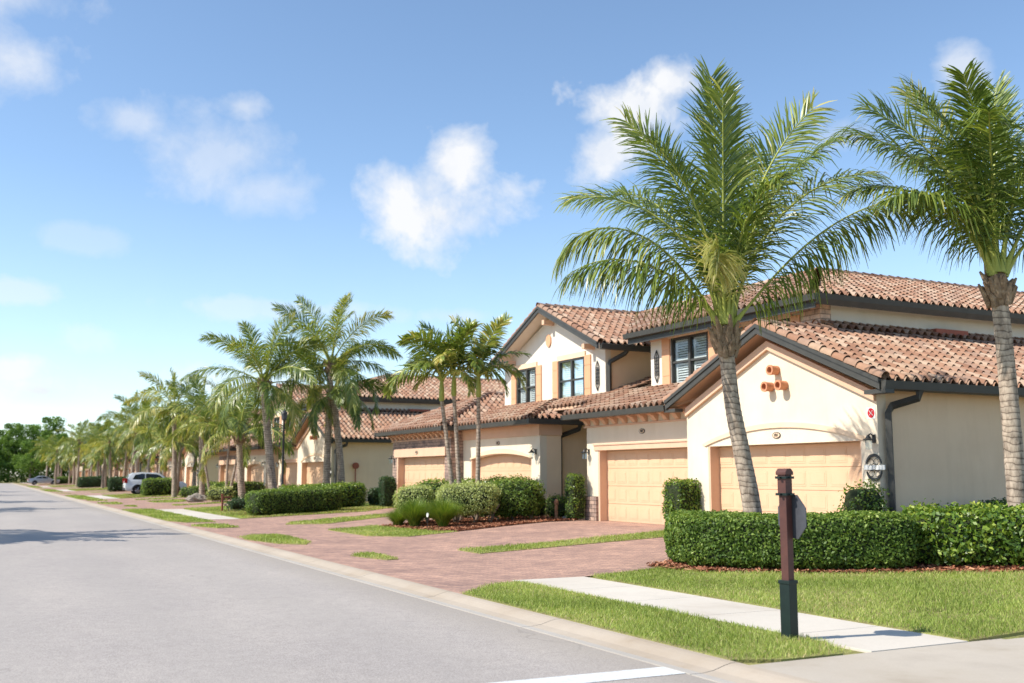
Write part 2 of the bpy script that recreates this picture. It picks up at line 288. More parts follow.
# ------------------------------------------------------------------ object helpers
def tag(o, label=None, cat=None, group=None, kind=None, category=None):
    cat = cat or category
    if label: o['label'] = label
    if cat: o['category'] = cat
    if group: o['group'] = group
    if kind: o['kind'] = kind
    return o
def empty(name, loc=(0, 0, 0), rz=0, **kw):
    o = bpy.data.objects.new(name, None); C.objects.link(o); o.location = loc; o.rotation_euler = (0, 0, rz); o.empty_display_size = 0.3
    return tag(o, **kw)
def link(name, me, parent=None, **kw):
    o = bpy.data.objects.new(name, me); C.objects.link(o)
    if parent: o.parent = parent
    return tag(o, **kw)
def np_mesh(name, verts, faces, mats, rnd=None, smooth=False, mat_idx=None):
    """faces: (n,4) or (n,3) int array, or a list of arrays of mixed size"""
    me = bpy.data.meshes.new(name)
    verts = np.asarray(verts, dtype=np.float32)
    if not isinstance(faces, (list, tuple)) or isinstance(faces[0], tuple): faces = [np.array(faces)]
    faces = [np.asarray(f, dtype=np.int32) for f in faces if len(f)]
    nl = sum(f.size for f in faces); nf = sum(len(f) for f in faces)
    me.vertices.add(len(verts)); me.vertices.foreach_set('co', verts.ravel())
    me.loops.add(nl); me.loops.foreach_set('vertex_index', np.concatenate([f.ravel() for f in faces]))
    me.polygons.add(nf)
    st = []; tot = []; p = 0
    for f in faces:
        k = f.shape[1]; st.append(p + np.arange(len(f)) * k); tot.append(np.full(len(f), k)); p += f.size
    me.polygons.foreach_set('loop_start', np.concatenate(st).astype(np.int32)); me.polygons.foreach_set('loop_total', np.concatenate(tot).astype(np.int32))
    if smooth: me.polygons.foreach_set('use_smooth', np.ones(nf, dtype=bool))
    if mat_idx is not None: me.polygons.foreach_set('material_index', np.asarray(mat_idx, dtype=np.int32))
    for mm in (mats if isinstance(mats, (list, tuple)) else [mats]): me.materials.append(mm)
    if rnd is not None:
        a = me.attributes.new('rnd', 'FLOAT', 'FACE'); a.data.foreach_set('value', np.asarray(rnd, dtype=np.float32))
    me.update(calc_edges=True); return me
class MB:
    def __init__(s, T=None): s.v = []; s.f = []; s.T = T; s.r = []
    def add(s, vs, fs, r=0.5):
        n = len(s.v); s.v += [tuple(v) for v in vs]; s.f += [tuple(i + n for i in f) for f in fs]; s.r += [r] * len(fs); return s
    def box(s, x0, x1, y0, y1, z0, z1):
        v = [(x0, y0, z0), (x1, y0, z0), (x1, y1, z0), (x0, y1, z0), (x0, y0, z1), (x1, y0, z1), (x1, y1, z1), (x0, y1, z1)]
        return s.add(v, [(0, 3, 2, 1), (4, 5, 6, 7), (0, 1, 5, 4), (1, 2, 6, 5), (2, 3, 7, 6), (3, 0, 4, 7)])
    def prism(s, poly, d, axis='x'):
        """poly: 2D points; x: (y,z) extruded d=(x0,x1); y: (x,z); z: (x,y)"""
        f = {'x': lambda p, a: (a, p[0], p[1]), 'y': lambda p, a: (p[0], a, p[1]), 'z': lambda p, a: (p[0], p[1], a)}[axis]
        n = len(poly); v = [f(p, d[0]) for p in poly] + [f(p, d[1]) for p in poly]
        return s.add(v, [tuple(range(n)), tuple(range(2 * n - 1, n - 1, -1))] + [(i, (i + 1) % n, n + (i + 1) % n, n + i) for i in range(n)])
    def tube(s, path, rad, n=8, cap=True, sq=False):
        path = [Vector(p) for p in path]; rad = rad if isinstance(rad, (list, tuple)) else [rad] * len(path)
        v = []; up0 = None
        for i, p in enumerate(path):
            d = (path[min(i + 1, len(path) - 1)] - path[max(i - 1, 0)]).normalized()
            if up0 is None:
                up0 = Vector((0, 0, 1)) if abs(d.z) < 0.9 else Vector((1, 0, 0))
            a = d.cross(up0).normalized(); b = a.cross(d).normalized(); up0 = b
            for k in range(n):
                th = 2 * math.pi * (k + (0.5 if sq else 0)) / n
                v.append(p + (a * math.cos(th) + b * math.sin(th)) * rad[i])
        f = []
        for i in range(len(path) - 1):
            for k in range(n):
                f.append((i * n + k, i * n + (k + 1) % n, (i + 1) * n + (k + 1) % n, (i + 1) * n + k))
        if cap: f += [tuple(range(n - 1, -1, -1)), tuple(range((len(path) - 1) * n, len(path) * n))]
        return s.add(v, f)
    def lathe(s, prof, c=(0, 0, 0), n=16):
        return s.tube([(c[0], c[1], c[2] + z) for r, z in prof], [r for r, z in prof], n)
    def mesh(s, name, mat, smooth=False, bevel=0):
        me = bpy.data.meshes.new(name)
        vs = [s.T(v) for v in s.v] if s.T else s.v
        me.from_pydata(vs, [], s.f); me.materials.append(mat)
        bm = bmesh.new(); bm.from_mesh(me)
        bmesh.ops.recalc_face_normals(bm, faces=bm.faces)
        if bevel: bmesh.ops.bevel(bm, geom=[e for e in bm.edges if e.is_manifold and e.calc_face_angle(0) > 0.5], offset=bevel, segments=2, affect='EDGES', profile=0.6)
        bm.to_mesh(me); bm.free()
        if smooth:
            for p in me.polygons: p.use_smooth = True
            me.set_sharp_from_angle(angle=R(40))
        me.update(); return me
    def split(s, name, mat, parent=None, **kw):
        """every separate piece becomes an object of its own"""
        n = len(s.v); par = list(range(n))
        def find(a):
            while par[a] != a: par[a] = par[par[a]]; a = par[a]
            return a
        for f in s.f:
            for k in f[1:]: par[find(k)] = find(f[0])
        grp = {}
        for f in s.f: grp.setdefault(find(f[0]), []).append(f)
        o = None
        for fs_ in grp.values():
            ids = sorted({k for f in fs_ for k in f}); mp_ = {k: i for i, k in enumerate(ids)}
            m_ = MB(s.T); m_.add([s.v[k] for k in ids], [tuple(mp_[k] for k in f) for f in fs_]); o = m_.build(name, mat, parent, **kw)
        return o
    def build(s, name, mat, parent=None, smooth=False, bevel=0, **kw):
        return link(name, s.mesh(name, mat, smooth, bevel), parent, **kw)
def copy_tree(o, parent=None):
    c = o.copy(); C.objects.link(c); c.parent = parent
    for ch in list(o.children): copy_tree(ch, c)
    return c
ORD = ['nearest', 'second', 'third', 'fourth', 'fifth', 'sixth', 'seventh', 'eighth', 'ninth', 'tenth', 'eleventh', 'twelfth', 'thirteenth', 'fourteenth', 'fifteenth', 'sixteenth', 'seventeenth', 'eighteenth', 'nineteenth', 'twentieth', 'twenty-first', 'twenty-second', 'twenty-third', 'twenty-fourth', 'twenty-fifth', 'twenty-sixth', 'twenty-seventh', 'twenty-eighth', 'twenty-ninth', 'thirtieth', 'thirty-first', 'thirty-second', 'thirty-third', 'thirty-fourth', 'thirty-fifth', 'thirty-sixth']

PER = 36.85          # spacing of the houses along the street
NB = 6
def tz(X): return 0.24 * min(1, max(0, (X - 8.6) / 6.2))
def gz(x, y): return tz(x) if y > 7.12 else 0.0

# ------------------------------------------------------------------ ground, road, kerb, paths
def sheet(name, poly, zoff, mat, kind='structure', step=None, thick=None, **kw):
    if thick is None: thick = 0.07 if name == 'lawn' else 0
    bm = bmesh.new()
    bm.faces.new([bm.verts.new((x, y, 0)) for x, y in poly])
    for X in (8.6, 14.8):
        bmesh.ops.bisect_plane(bm, geom=bm.verts[:] + bm.edges[:] + bm.faces[:], plane_co=(X, 0, 0), plane_no=(1, 0, 0))
    if step:
        xs = [p[0] for p in poly]; ys = [p[1] for p in poly]
        for X in np.arange(min(xs) + step, max(xs), step): bmesh.ops.bisect_plane(bm, geom=bm.verts[:] + bm.edges[:] + bm.faces[:], plane_co=(X, 0, 0), plane_no=(1, 0, 0))
        for Y in np.arange(min(ys) + step, max(ys), step): bmesh.ops.bisect_plane(bm, geom=bm.verts[:] + bm.edges[:] + bm.faces[:], plane_co=(0, Y, 0), plane_no=(0, 1, 0))
        rr = random.Random(5)
        for v in bm.verts:
            if not v.is_boundary: v.co.z += rr.uniform(0, step * 0.12)
    for v in bm.verts: v.co.z += gz(v.co.x, v.co.y) + zoff
    if thick:
        g = bmesh.ops.extrude_face_region(bm, geom=bm.faces[:])
        for v in [e for e in g['geom'] if isinstance(e, bmesh.types.BMVert)]: v.co.z -= thick
    bmesh.ops.recalc_face_normals(bm, faces=bm.faces)
    me = bpy.data.meshes.new(name); bm.to_mesh(me); bm.free(); me.materials.append(mat)
    if not thick:
        me.update()
        if me.polygons and me.polygons[0].normal.z < 0: me.flip_normals()
    return link(name, me, None, kind=kind, **kw)

# terrain base: one sheet to the horizon
xs = [-900, -12, -4.75, -4.7, 5.72, 5.8, 8.6, 11, 14.8, 40, 900]
ys = [-900, -8, -7.9, 7.0, 7.06, 60, 150, 236, 237, 900]
def base_z(x, y):
    if -7.95 < y < 7.05: return -0.16
    if -4.72 < x < 5.75 and -8 < y <= 236.5: return -0.16
    return tz(x) - 0.02
vs = [(x, y, base_z(x, y)) for y in ys for x in xs]; nx = len(xs)
fs = [(j * nx + i, j * nx + i + 1, (j + 1) * nx + i + 1, (j + 1) * nx + i) for j in range(len(ys) - 1) for i in range(nx - 1)]
link('ground', np_mesh('ground', vs, fs, M['lawn']), kind='structure')
MB().add([(-4.2, 2.3, -.062), (5.42, 2.3, -.062), (5.42, 236, -.062), (-4.2, 236, -.062)], [(0, 1, 2, 3)]).build('road', M['asphalt'], kind='structure')
MB().add([(-300, -5, -.066), (300, -5, -.066), (300, 6.3, -.066), (-300, 6.3, -.066)], [(0, 1, 2, 3)]).build('cross_street', M['asphalt'], kind='structure')
MB().add([(-0.3, 7.52, -.058), (5.40, 7.32, -.058), (5.40, 7.65, -.058), (-0.3, 7.86, -.058)], [(0, 1, 2, 3)]).build('stop_line', M['road_paint'], kind='structure')

def sweep(name, path, prof, mat, seg=3.05, gap=0.012):
    """prof: (offset to the right of travel, z); the path is cut into cast segments"""
    P = [Vector((*p, 0)) for p in path]; d = [0]
    for i in range(1, len(P)): d.append(d[-1] + (P[i] - P[i - 1]).length)
    def at(s):
        i = max(1, next((k for k in range(1, len(d)) if d[k] >= s), len(d) - 1))
        k = (s - d[i - 1]) / (d[i] - d[i - 1]); q = P[i - 1].lerp(P[i], k); tt = (P[i] - P[i - 1]).normalized()
        return q, tt
    mb = MB(); s = 0; n = len(prof)
    while s < d[-1] - 0.05:
        e = min(s + seg - gap, d[-1]); cuts = [s] + [x for x in d if s + .01 < x < e - .01] + [e]
        v = []
        for c_ in cuts:
            q, tt = at(c_); nrm = Vector((-tt.y, tt.x, 0))
            for o, z in prof: v.append(q + nrm * o + Vector((0, 0, z)))
        f = []
        for a in range(len(cuts) - 1):
            for b_ in range(n): f.append((a * n + b_, a * n + (b_ + 1) % n, (a + 1) * n + (b_ + 1) % n, (a + 1) * n + b_))
        f += [tuple(range(n)), tuple(range(len(v) - n, len(v)))]
        mb.add(v, f); s += seg
    return mb.build(name, mat, kind='structure')
arc = [(8.9 - 3.5 * math.cos(a), 6.2 - 3.5 * math.sin(a)) for a in np.linspace(0, math.pi / 2, 14)]
path = [(5.4, 236.0)] + arc + [(120, 2.7)]
sweep('kerb', path, [(0.12, -0.058), (0.24, -0.045), (0.36, -0.012), (0.42, 0.0), (0.49, 0.004), (0.49, -0.2), (0.12, -0.2)], M['kerb'])
sweep('gutter', path, [(0.0, -0.055), (0.116, -0.058), (0.116, -0.2), (0.0, -0.2)], M['gutterpan'])
sweep('kerb', [(-4.2, 2.3), (-4.2, 236)], [(0.0, -0.058), (0.12, -0.058), (0.36, -0.012), (0.49, 0.004), (0.49, -0.2), (0.0, -0.2)], M['kerb'])
inner = [(8.9 - 3.01 * math.cos(a), 6.2 - 3.01 * math.sin(a)) for a in np.linspace(0, math.pi / 2, 14)]
sheet('corner_apron', [(5.89, 7.12)] + inner + [(120, 3.19), (120, 7.12)], -0.002, M['apron'])
def slabs(name, x0, x1, y0, y1, zoff=0.004, L=1.52):
    mb = MB(); y = y1
    while y > y0 + 0.1:
        a = max(y - L + 0.012, y0)
        mb.box(x0, x1, a, y, zoff - 0.12, zoff); y -= L
    return mb.build(name, M['sidewalk'], kind='structure', bevel=0.004)
slabs('sidewalk', 7.34, 8.62, 7.13, 14.33)
for k in range(NB): slabs('sidewalk', 7.34, 8.62, 38.75 + k * PER, 14.33 + (k + 1) * PER, L=1.52)
slabs('sidewalk', -7.4, -6.1, 7.1, 235)

# driveways (pavers) and the green islands in them, repeated along the street
GRASS = []      # (polygon, density, blade height, blade width)
for k in range(NB):
    o = k * PER
    sheet('driveway', ([(5.9, 12.98), (6.6, 13.66), (7.33, 14.1)] if k == 0 else [(5.9, 14.35 + o)]) + [ (8.7, 14.35 + o), (10.0, 14.5 + o), (13, 14.75 + o), (16.6, 15.2 + o), (17.2, 15.4 + o), (17.2, 41.9 + o), (16.4, 41.9 + o), (13.4, 38.7 + o), (5.9, 38.7 + o)], 0.0, M['paver'])
    isl = [[(9.08, 19.14), (13.87, 19.5), (15.9, 19.9), (15.9, 21.2), (14.6, 20.9), (10.5, 20.25), (9.4, 20.5), (9.1, 20.3)],
           [(6.65, 20.0), (6.95, 18.75), (7.2, 18.8), (7.35, 20.4), (7.1, 20.7)],
           [(5.98, 26.3), (6.3, 24.3), (6.8, 23.7), (7.2, 24.8), (7.3, 28.2), (6.6, 28.0), (6.1, 27.3)],
           [(6.0, 33.9), (6.5, 32.2), (7.2, 32.4), (7.2, 34.3), (6.5, 34.6)],
           [(8.85, 33.3), (9.95, 32.3), (13.4, 34.75), (16.2, 36.2), (16.2, 37.2), (13.2, 35.9), (9.4, 34.5)],
           [(9.05, 29.4), (9.05, 26.0), (9.75, 24.8), (11.4, 25.35), (11.2, 28.4), (10.6, 29.9)],
           [(5.92, 38.0), (6.3, 36.4), (7.28, 36.4), (7.3, 51.1), (5.92, 51.1)],
           [(8.64, 38.75), (13.4, 38.75), (16.3, 41.9), (16.3, 51.9), (12.6, 51.5), (8.64, 51.1)]]
    for j, pl in enumerate(isl):
        pl = [(x, y + o) for x, y in pl]
        sheet('lawn', pl, 0.012, M['lawn'])
        dist = np.mean([p[1] for p in pl])
        if k < 2 or (k < 4 and j >= 6):
            GRASS.append((pl, (900 if dist < 30 else 380 if dist < 60 else 90), 0.055 if dist < 30 else 0.065, 0.012 if dist < 30 else 0.022 if dist < 60 else 0.05))
verge = [(5.895, 7.35), (6.3, 7.16), (7.0, 7.14), (7.33, 7.7), (7.33, 12.0), (7.33, 14.1), (6.6, 13.66), (5.895, 12.98)]
lawnA = [(8.622, 7.125), (26, 7.14), (26, 9.5), (15.5, 8.9), (13.95, 9.75), (12.75, 10.85), (11.95, 11.55), (11.1, 12.45), (10.35, 13.35), (10.15, 14.35), (8.8, 14.3), (8.63, 14.0)]
sheet('lawn', verge, 0.010, M['lawn']); sheet('lawn', lawnA, 0.010, M['lawn'])
GRASS.append((verge, 2600, 0.055, 0.0065))
GRASS.append(([(8.62, 7.12), (15.5, 7.12), (15.5, 8.9), (13.95, 9.75), (12.75, 10.85), (11.95, 11.55), (11.1, 12.45), (10.35, 13.35), (10.15, 14.35), (8.8, 14.3), (8.63, 14.0)], 2000, 0.055, 0.0075))
sheet('lawn', [(-4.66, 8), (-4.66, 235), (-6.1, 235), (-6.1, 8)], 0.006, M['lawn'])
# mulch
sheet('mulch_bed', [(10.2, 14.9), (10.05, 14.1), (10.3, 13.3), (11.05, 12.4), (11.9, 11.5), (12.7, 10.8), (13.9, 9.7), (15.5, 8.8), (22, 8.6), (22, 15.2), (16.6, 15.2), (13, 14.8)], 0.016, M['soil'], step=0.25)
for k in range(NB):
    o = k * PER
    sheet('mulch_bed', [(10.6, 29.2 + o), (10.9, 26.0 + o), (11.4, 25.4 + o), (13.6, 26.3 + o), (15.9, 27.0 + o), (16.2, 27.2 + o), (16.2, 30.3 + o), (12, 29.9 + o)], 0.02, M['soil'], step=0.25 if k < 2 else None)
    sheet('mulch_bed', [(8.9, 41.6 + o), (9.0, 38.95 + o), (13.2, 39.0 + o), (15.2, 41 + o), (15.2, 48 + o), (9.1, 48 + o)], 0.02, M['soil'])

# ------------------------------------------------------------------ foliage engines
rng = np.random.default_rng(11)
def in_poly(px, py, poly):
    inside = np.zeros(len(px), bool); n = len(poly); j = n - 1
    for i in range(n):
        xi, yi = poly[i]; xj, yj = poly[j]
        c_ = ((yi > py) != (yj > py)) & (px < (xj - xi) * (py - yi) / (yj - yi + 1e-12) + xi)
        inside ^= c_; j = i
    return inside
def grass_patch(poly, dens, hgt, wid):
    P = np.array(poly); x0, y0 = P.min(0); x1, y1 = P.max(0)
    n = int((x1 - x0) * (y1 - y0) * dens)
    x = rng.uniform(x0, x1, n); y = rng.uniform(y0, y1, n)
    jx = x + rng.normal(0, 0.045, n); jy = y + rng.normal(0, 0.045, n)
    k = in_poly(jx, jy, poly); x, y = x[k], y[k]; n = len(x)
    z = np.array([gz(a, b_) for a, b_ in zip(x, y)]) + 0.005
    th = rng.uniform(0, 2 * np.pi, n); hh = hgt * rng.uniform(0.55, 1.35, n) * (0.85 + 0.3 * np.sin(x * 3.1 + 1.3 * np.sin(y * 2.3)) * 0.5)
    bx, by = np.cos(th), np.sin(th); ln = rng.uniform(0.1, 1.0, n) * hh; dth = rng.uniform(0, 2 * np.pi, n)
    lx, ly = np.cos(dth) * ln, np.sin(dth) * ln
    V = np.zeros((n, 5, 3)); w2 = wid * rng.uniform(0.7, 1.3, n) / 2
    V[:, 0] = np.stack([x - bx * w2, y - by * w2, z], 1); V[:, 1] = np.stack([x + bx * w2, y + by * w2, z], 1)
    V[:, 2] = np.stack([x + bx * w2 * .8 + lx * .35, y + by * w2 * .8 + ly * .35, z + hh * .6], 1)
    V[:, 3] = np.stack([x - bx * w2 * .8 + lx * .35, y - by * w2 * .8 + ly * .35, z + hh * .6], 1)
    V[:, 4] = np.stack([x + lx, y + ly, z + hh], 1)
    b5 = np.arange(n)[:, None] * 5
    r = np.clip(rng.beta(2.2, 2.6, n) + 0.14 * np.sin(x * 1.7 + 2 * np.sin(y * 1.1)) , 0, 1)
    return V.reshape(-1, 3), b5 + np.array([[0, 1, 2, 3]]), b5 + np.array([[3, 2, 4]]), r
def join_grass(name, patches):
    VV = []; Q = []; T_ = []; RQ = []; n = 0
    for p in patches:
        v, q, t3, r = grass_patch(*p); VV.append(v); Q.append(q + n); T_.append(t3 + n); RQ.append(r); n += len(v)
    r = np.concatenate(RQ)
    return link(name, np_mesh(name, np.concatenate(VV), [np.concatenate(Q), np.concatenate(T_)], M['grass'], np.concatenate([r, r])), kind='stuff', label='short green grass with paler dry tips covering the lawns and verge', category='grass')
join_grass('grass', GRASS)
def mulch_chips(poly, n):
    P = np.array(poly); x0, y0 = P.min(0); x1, y1 = P.max(0)
    x = rng.uniform(x0, x1, n); y = rng.uniform(y0, y1, n); k = in_poly(x, y, poly); x, y = x[k], y[k]; n = len(x)
    z = np.array([gz(a, b_) for a, b_ in zip(x, y)]) + 0.03 + rng.uniform(0, .03, n)
    L = rng.uniform(.02, .05, n); th = rng.uniform(0, 6.28, n); d = np.stack([np.cos(th), np.sin(th), rng.normal(0, .35, n)], 1) * L[:, None]
    s = np.stack([-np.sin(th), np.cos(th), rng.normal(0, .5, n)], 1) * (L * .35)[:, None]; c_ = np.stack([x, y, z], 1)
    V = np.stack([c_ - d - s, c_ + d - s, c_ + d + s, c_ - d + s], 1).reshape(-1, 3)
    return V, np.arange(n * 4).reshape(-1, 4), rng.uniform(0, 1, n)
va, fa, ra = mulch_chips([(10.2, 14.9), (10.05, 14.1), (10.3, 13.3), (11.05, 12.4), (11.9, 11.5), (12.7, 10.8), (13.9, 9.7), (15.5, 8.8), (16, 11), (11, 15)], 26000)
vb, fb, rb_ = mulch_chips([(10.6, 29.2), (10.9, 26.0), (11.4, 25.4), (13.6, 26.3), (15.9, 27.0), (16.2, 27.2), (16.2, 30.3), (12, 29.9)], 16000)
link('mulch_chips', np_mesh('mulch_chips', np.concatenate([va, vb]), np.concatenate([fa, fb + len(va)]), M['chip'], np.concatenate([ra, rb_])), kind='stuff', label='loose red-brown bark chips around the hedges and bushes', category='mulch')

def leaves(pts, nrm, size, aspect=0.5, tilt=0.7, fold=0.2):
    """one folded diamond leaf per point"""
    n = len(pts)
    nn = nrm + rng.normal(0, tilt, (n, 3)); nn /= np.linalg.norm(nn, axis=1)[:, None] + 1e-9
    a = rng.normal(0, 1, (n, 3)); a -= (a * nn).sum(1)[:, None] * nn; a /= np.linalg.norm(a, axis=1)[:, None] + 1e-9
    b_ = np.cross(nn, a); s = size * rng.uniform(0.6, 1.3, n)[:, None]
    V = np.stack([pts - a * s * .5, pts + b_ * s * aspect * .5 + nn * s * fold * .5, pts + a * s * .5 - nn * s * .15, pts - b_ * s * aspect * .5 + nn * s * fold * .5], 1)
    return V.reshape(-1, 3), np.arange(n * 4).reshape(-1, 4)
def sgnpow(c, e): return math.copysign(abs(c) ** e, c)
def sweep_body(path, wdt, hgt, n_ring=20, e=0.45, endr=0.35, bulge=0.0, z0=0.05):
    """rounded box swept along a ground path; returns ring verts (S,K,3)"""
    P = [Vector((*p, 0)) for p in path]; d = [0]
    for i in range(1, len(P)): d.append(d[-1] + (P[i] - P[i - 1]).length)
    L = d[-1]; S = []
    for s in list(np.linspace(0, endr, 6)[:-1]) + list(np.linspace(endr, L - endr, max(3, int(L / 0.3)))) + list(np.linspace(L - endr, L, 6)[1:]):
        i = max(1, next((k for k in range(1, len(d)) if d[k] >= s - 1e-6), len(d) - 1)); k = (s - d[i - 1]) / (d[i] - d[i - 1])
        q = P[i - 1].lerp(P[i], k)
        i2 = min(i + 1, len(P) - 1); t1 = (P[i] - P[i - 1]).normalized(); t0 = (P[max(i - 1, 1)] - P[max(i - 2, 0)]).normalized() if i > 1 else t1
        t2 = (P[i2] - P[i2 - 1]).normalized(); tt = (t0 * (1 - k) * .5 + t1 + t2 * k * .5).normalized(); nr = Vector((tt.y, -tt.x, 0))
        m_ = min(s, L - s); f = 1.0 if m_ >= endr else (1 - (1 - m_ / endr) ** 2.6) ** (1 / 2.6)
        f = max(f, 0.02); ring = []
        for j in range(n_ring):
            th = 2 * math.pi * j / n_ring; cx = sgnpow(math.cos(th), e); cz = sgnpow(math.sin(th), e)
            ring.append(q + nr * cx * wdt / 2 * f + Vector((0, 0, gz(q.x, q.y) + z0 + (hgt - z0) * (0.5 + 0.5 * cz * (0.35 + 0.65 * f)))))
        S.append(ring)
    return S
def hedge(name, path, wdt, hgt, mat, size, dens, rot=None, jit=0.035, tilt=0.7, e=0.4, endr=0.35, z0=0.05, stems=None, **kw):
    S = sweep_body(path, wdt, hgt, 20, e, endr, 0, z0)
    A = np.array([[tuple(v) for v in r_] for r_ in S]); ns, K = A.shape[:2]
    c0 = A.mean((0, 1)); root = empty(name, (float(c0[0]), float(c0[1]), gz(float(c0[0]), float(c0[1]))), **kw)
    org = np.array(root.location)
    idx = [(i * K + j, i * K + (j + 1) % K, (i + 1) * K + (j + 1) % K, (i + 1) * K + j) for i in range(ns - 1) for j in range(K)]
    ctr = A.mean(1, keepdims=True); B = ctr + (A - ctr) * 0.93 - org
    # leaf points on the skin
    V = A.reshape(-1, 3); Q = np.array(idx); p = V[Q]; ar = np.linalg.norm(np.cross(p[:, 2] - p[:, 0], p[:, 3] - p[:, 1]), axis=1) / 2
    nrm = np.cross(p[:, 2] - p[:, 0], p[:, 3] - p[:, 1]); nrm /= np.linalg.norm(nrm, axis=1)[:, None] + 1e-9
    cc = p.mean(1); sgn = np.sign(((cc - ctr[np.minimum(Q[:, 0] // K, ns - 1), 0]) * nrm).sum(1)); nrm *= sgn[:, None]
    n = int(ar.sum() * dens); f = rng.choice(len(Q), n, p=ar / ar.sum()); u = rng.uniform(0, 1, (n, 2))
    pt = (p[f, 0] * ((1 - u[:, :1]) * (1 - u[:, 1:])) + p[f, 1] * (u[:, :1] * (1 - u[:, 1:])) + p[f, 2] * (u[:, :1] * u[:, 1:]) + p[f, 3] * ((1 - u[:, :1]) * u[:, 1:]))
    lump = np.sin(pt[:, 0] * 5.1 + 1.7 * np.sin(pt[:, 2] * 6)) * np.sin(pt[:, 1] * 4.3 + pt[:, 2] * 3.7)
    off = rng.normal(0, jit, n) + lump * jit * 1.1
    pt = pt + nrm[f] * off[:, None]; pt[:, 2] = np.maximum(pt[:, 2], 0.02)
    keep = rng.uniform(0, 1, n) > np.clip((0.10 - (pt[:, 2] - org[2])) * 6, 0, 0.8)
    pt, fn = pt[keep], nrm[f][keep]; n = len(pt)
    LV, LF = leaves(pt - org, fn, size, 0.55, tilt)
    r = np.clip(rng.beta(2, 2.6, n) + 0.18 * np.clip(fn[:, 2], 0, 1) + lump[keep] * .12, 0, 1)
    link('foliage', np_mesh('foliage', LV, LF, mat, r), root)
    if stems:
        mb = MB(); rr = random.Random(len(path) + int(hgt * 100))
        for i in range(stems):
            q = S[int((i + .5) / stems * (ns - 1))]; c_ = sum((Vector(v) for v in q), Vector()) / K - Vector(org)
            for s_ in range(3):
                b0 = Vector((c_.x + rr.uniform(-.12, .12), c_.y + rr.uniform(-.12, .12), 0)); e0 = Vector((c_.x + rr.uniform(-.4, .4), c_.y + rr.uniform(-.4, .4), z0 + .25))
                mb.tube([b0, b0.lerp(e0, .5) + Vector((rr.uniform(-.05, .05), 0, .02)), e0], [.022, .018, .013], 5)
        mb.build('stem', M['bark'], root)
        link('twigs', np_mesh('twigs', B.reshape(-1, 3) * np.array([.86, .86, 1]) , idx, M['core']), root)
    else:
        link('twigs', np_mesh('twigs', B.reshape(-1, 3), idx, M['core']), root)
    return root

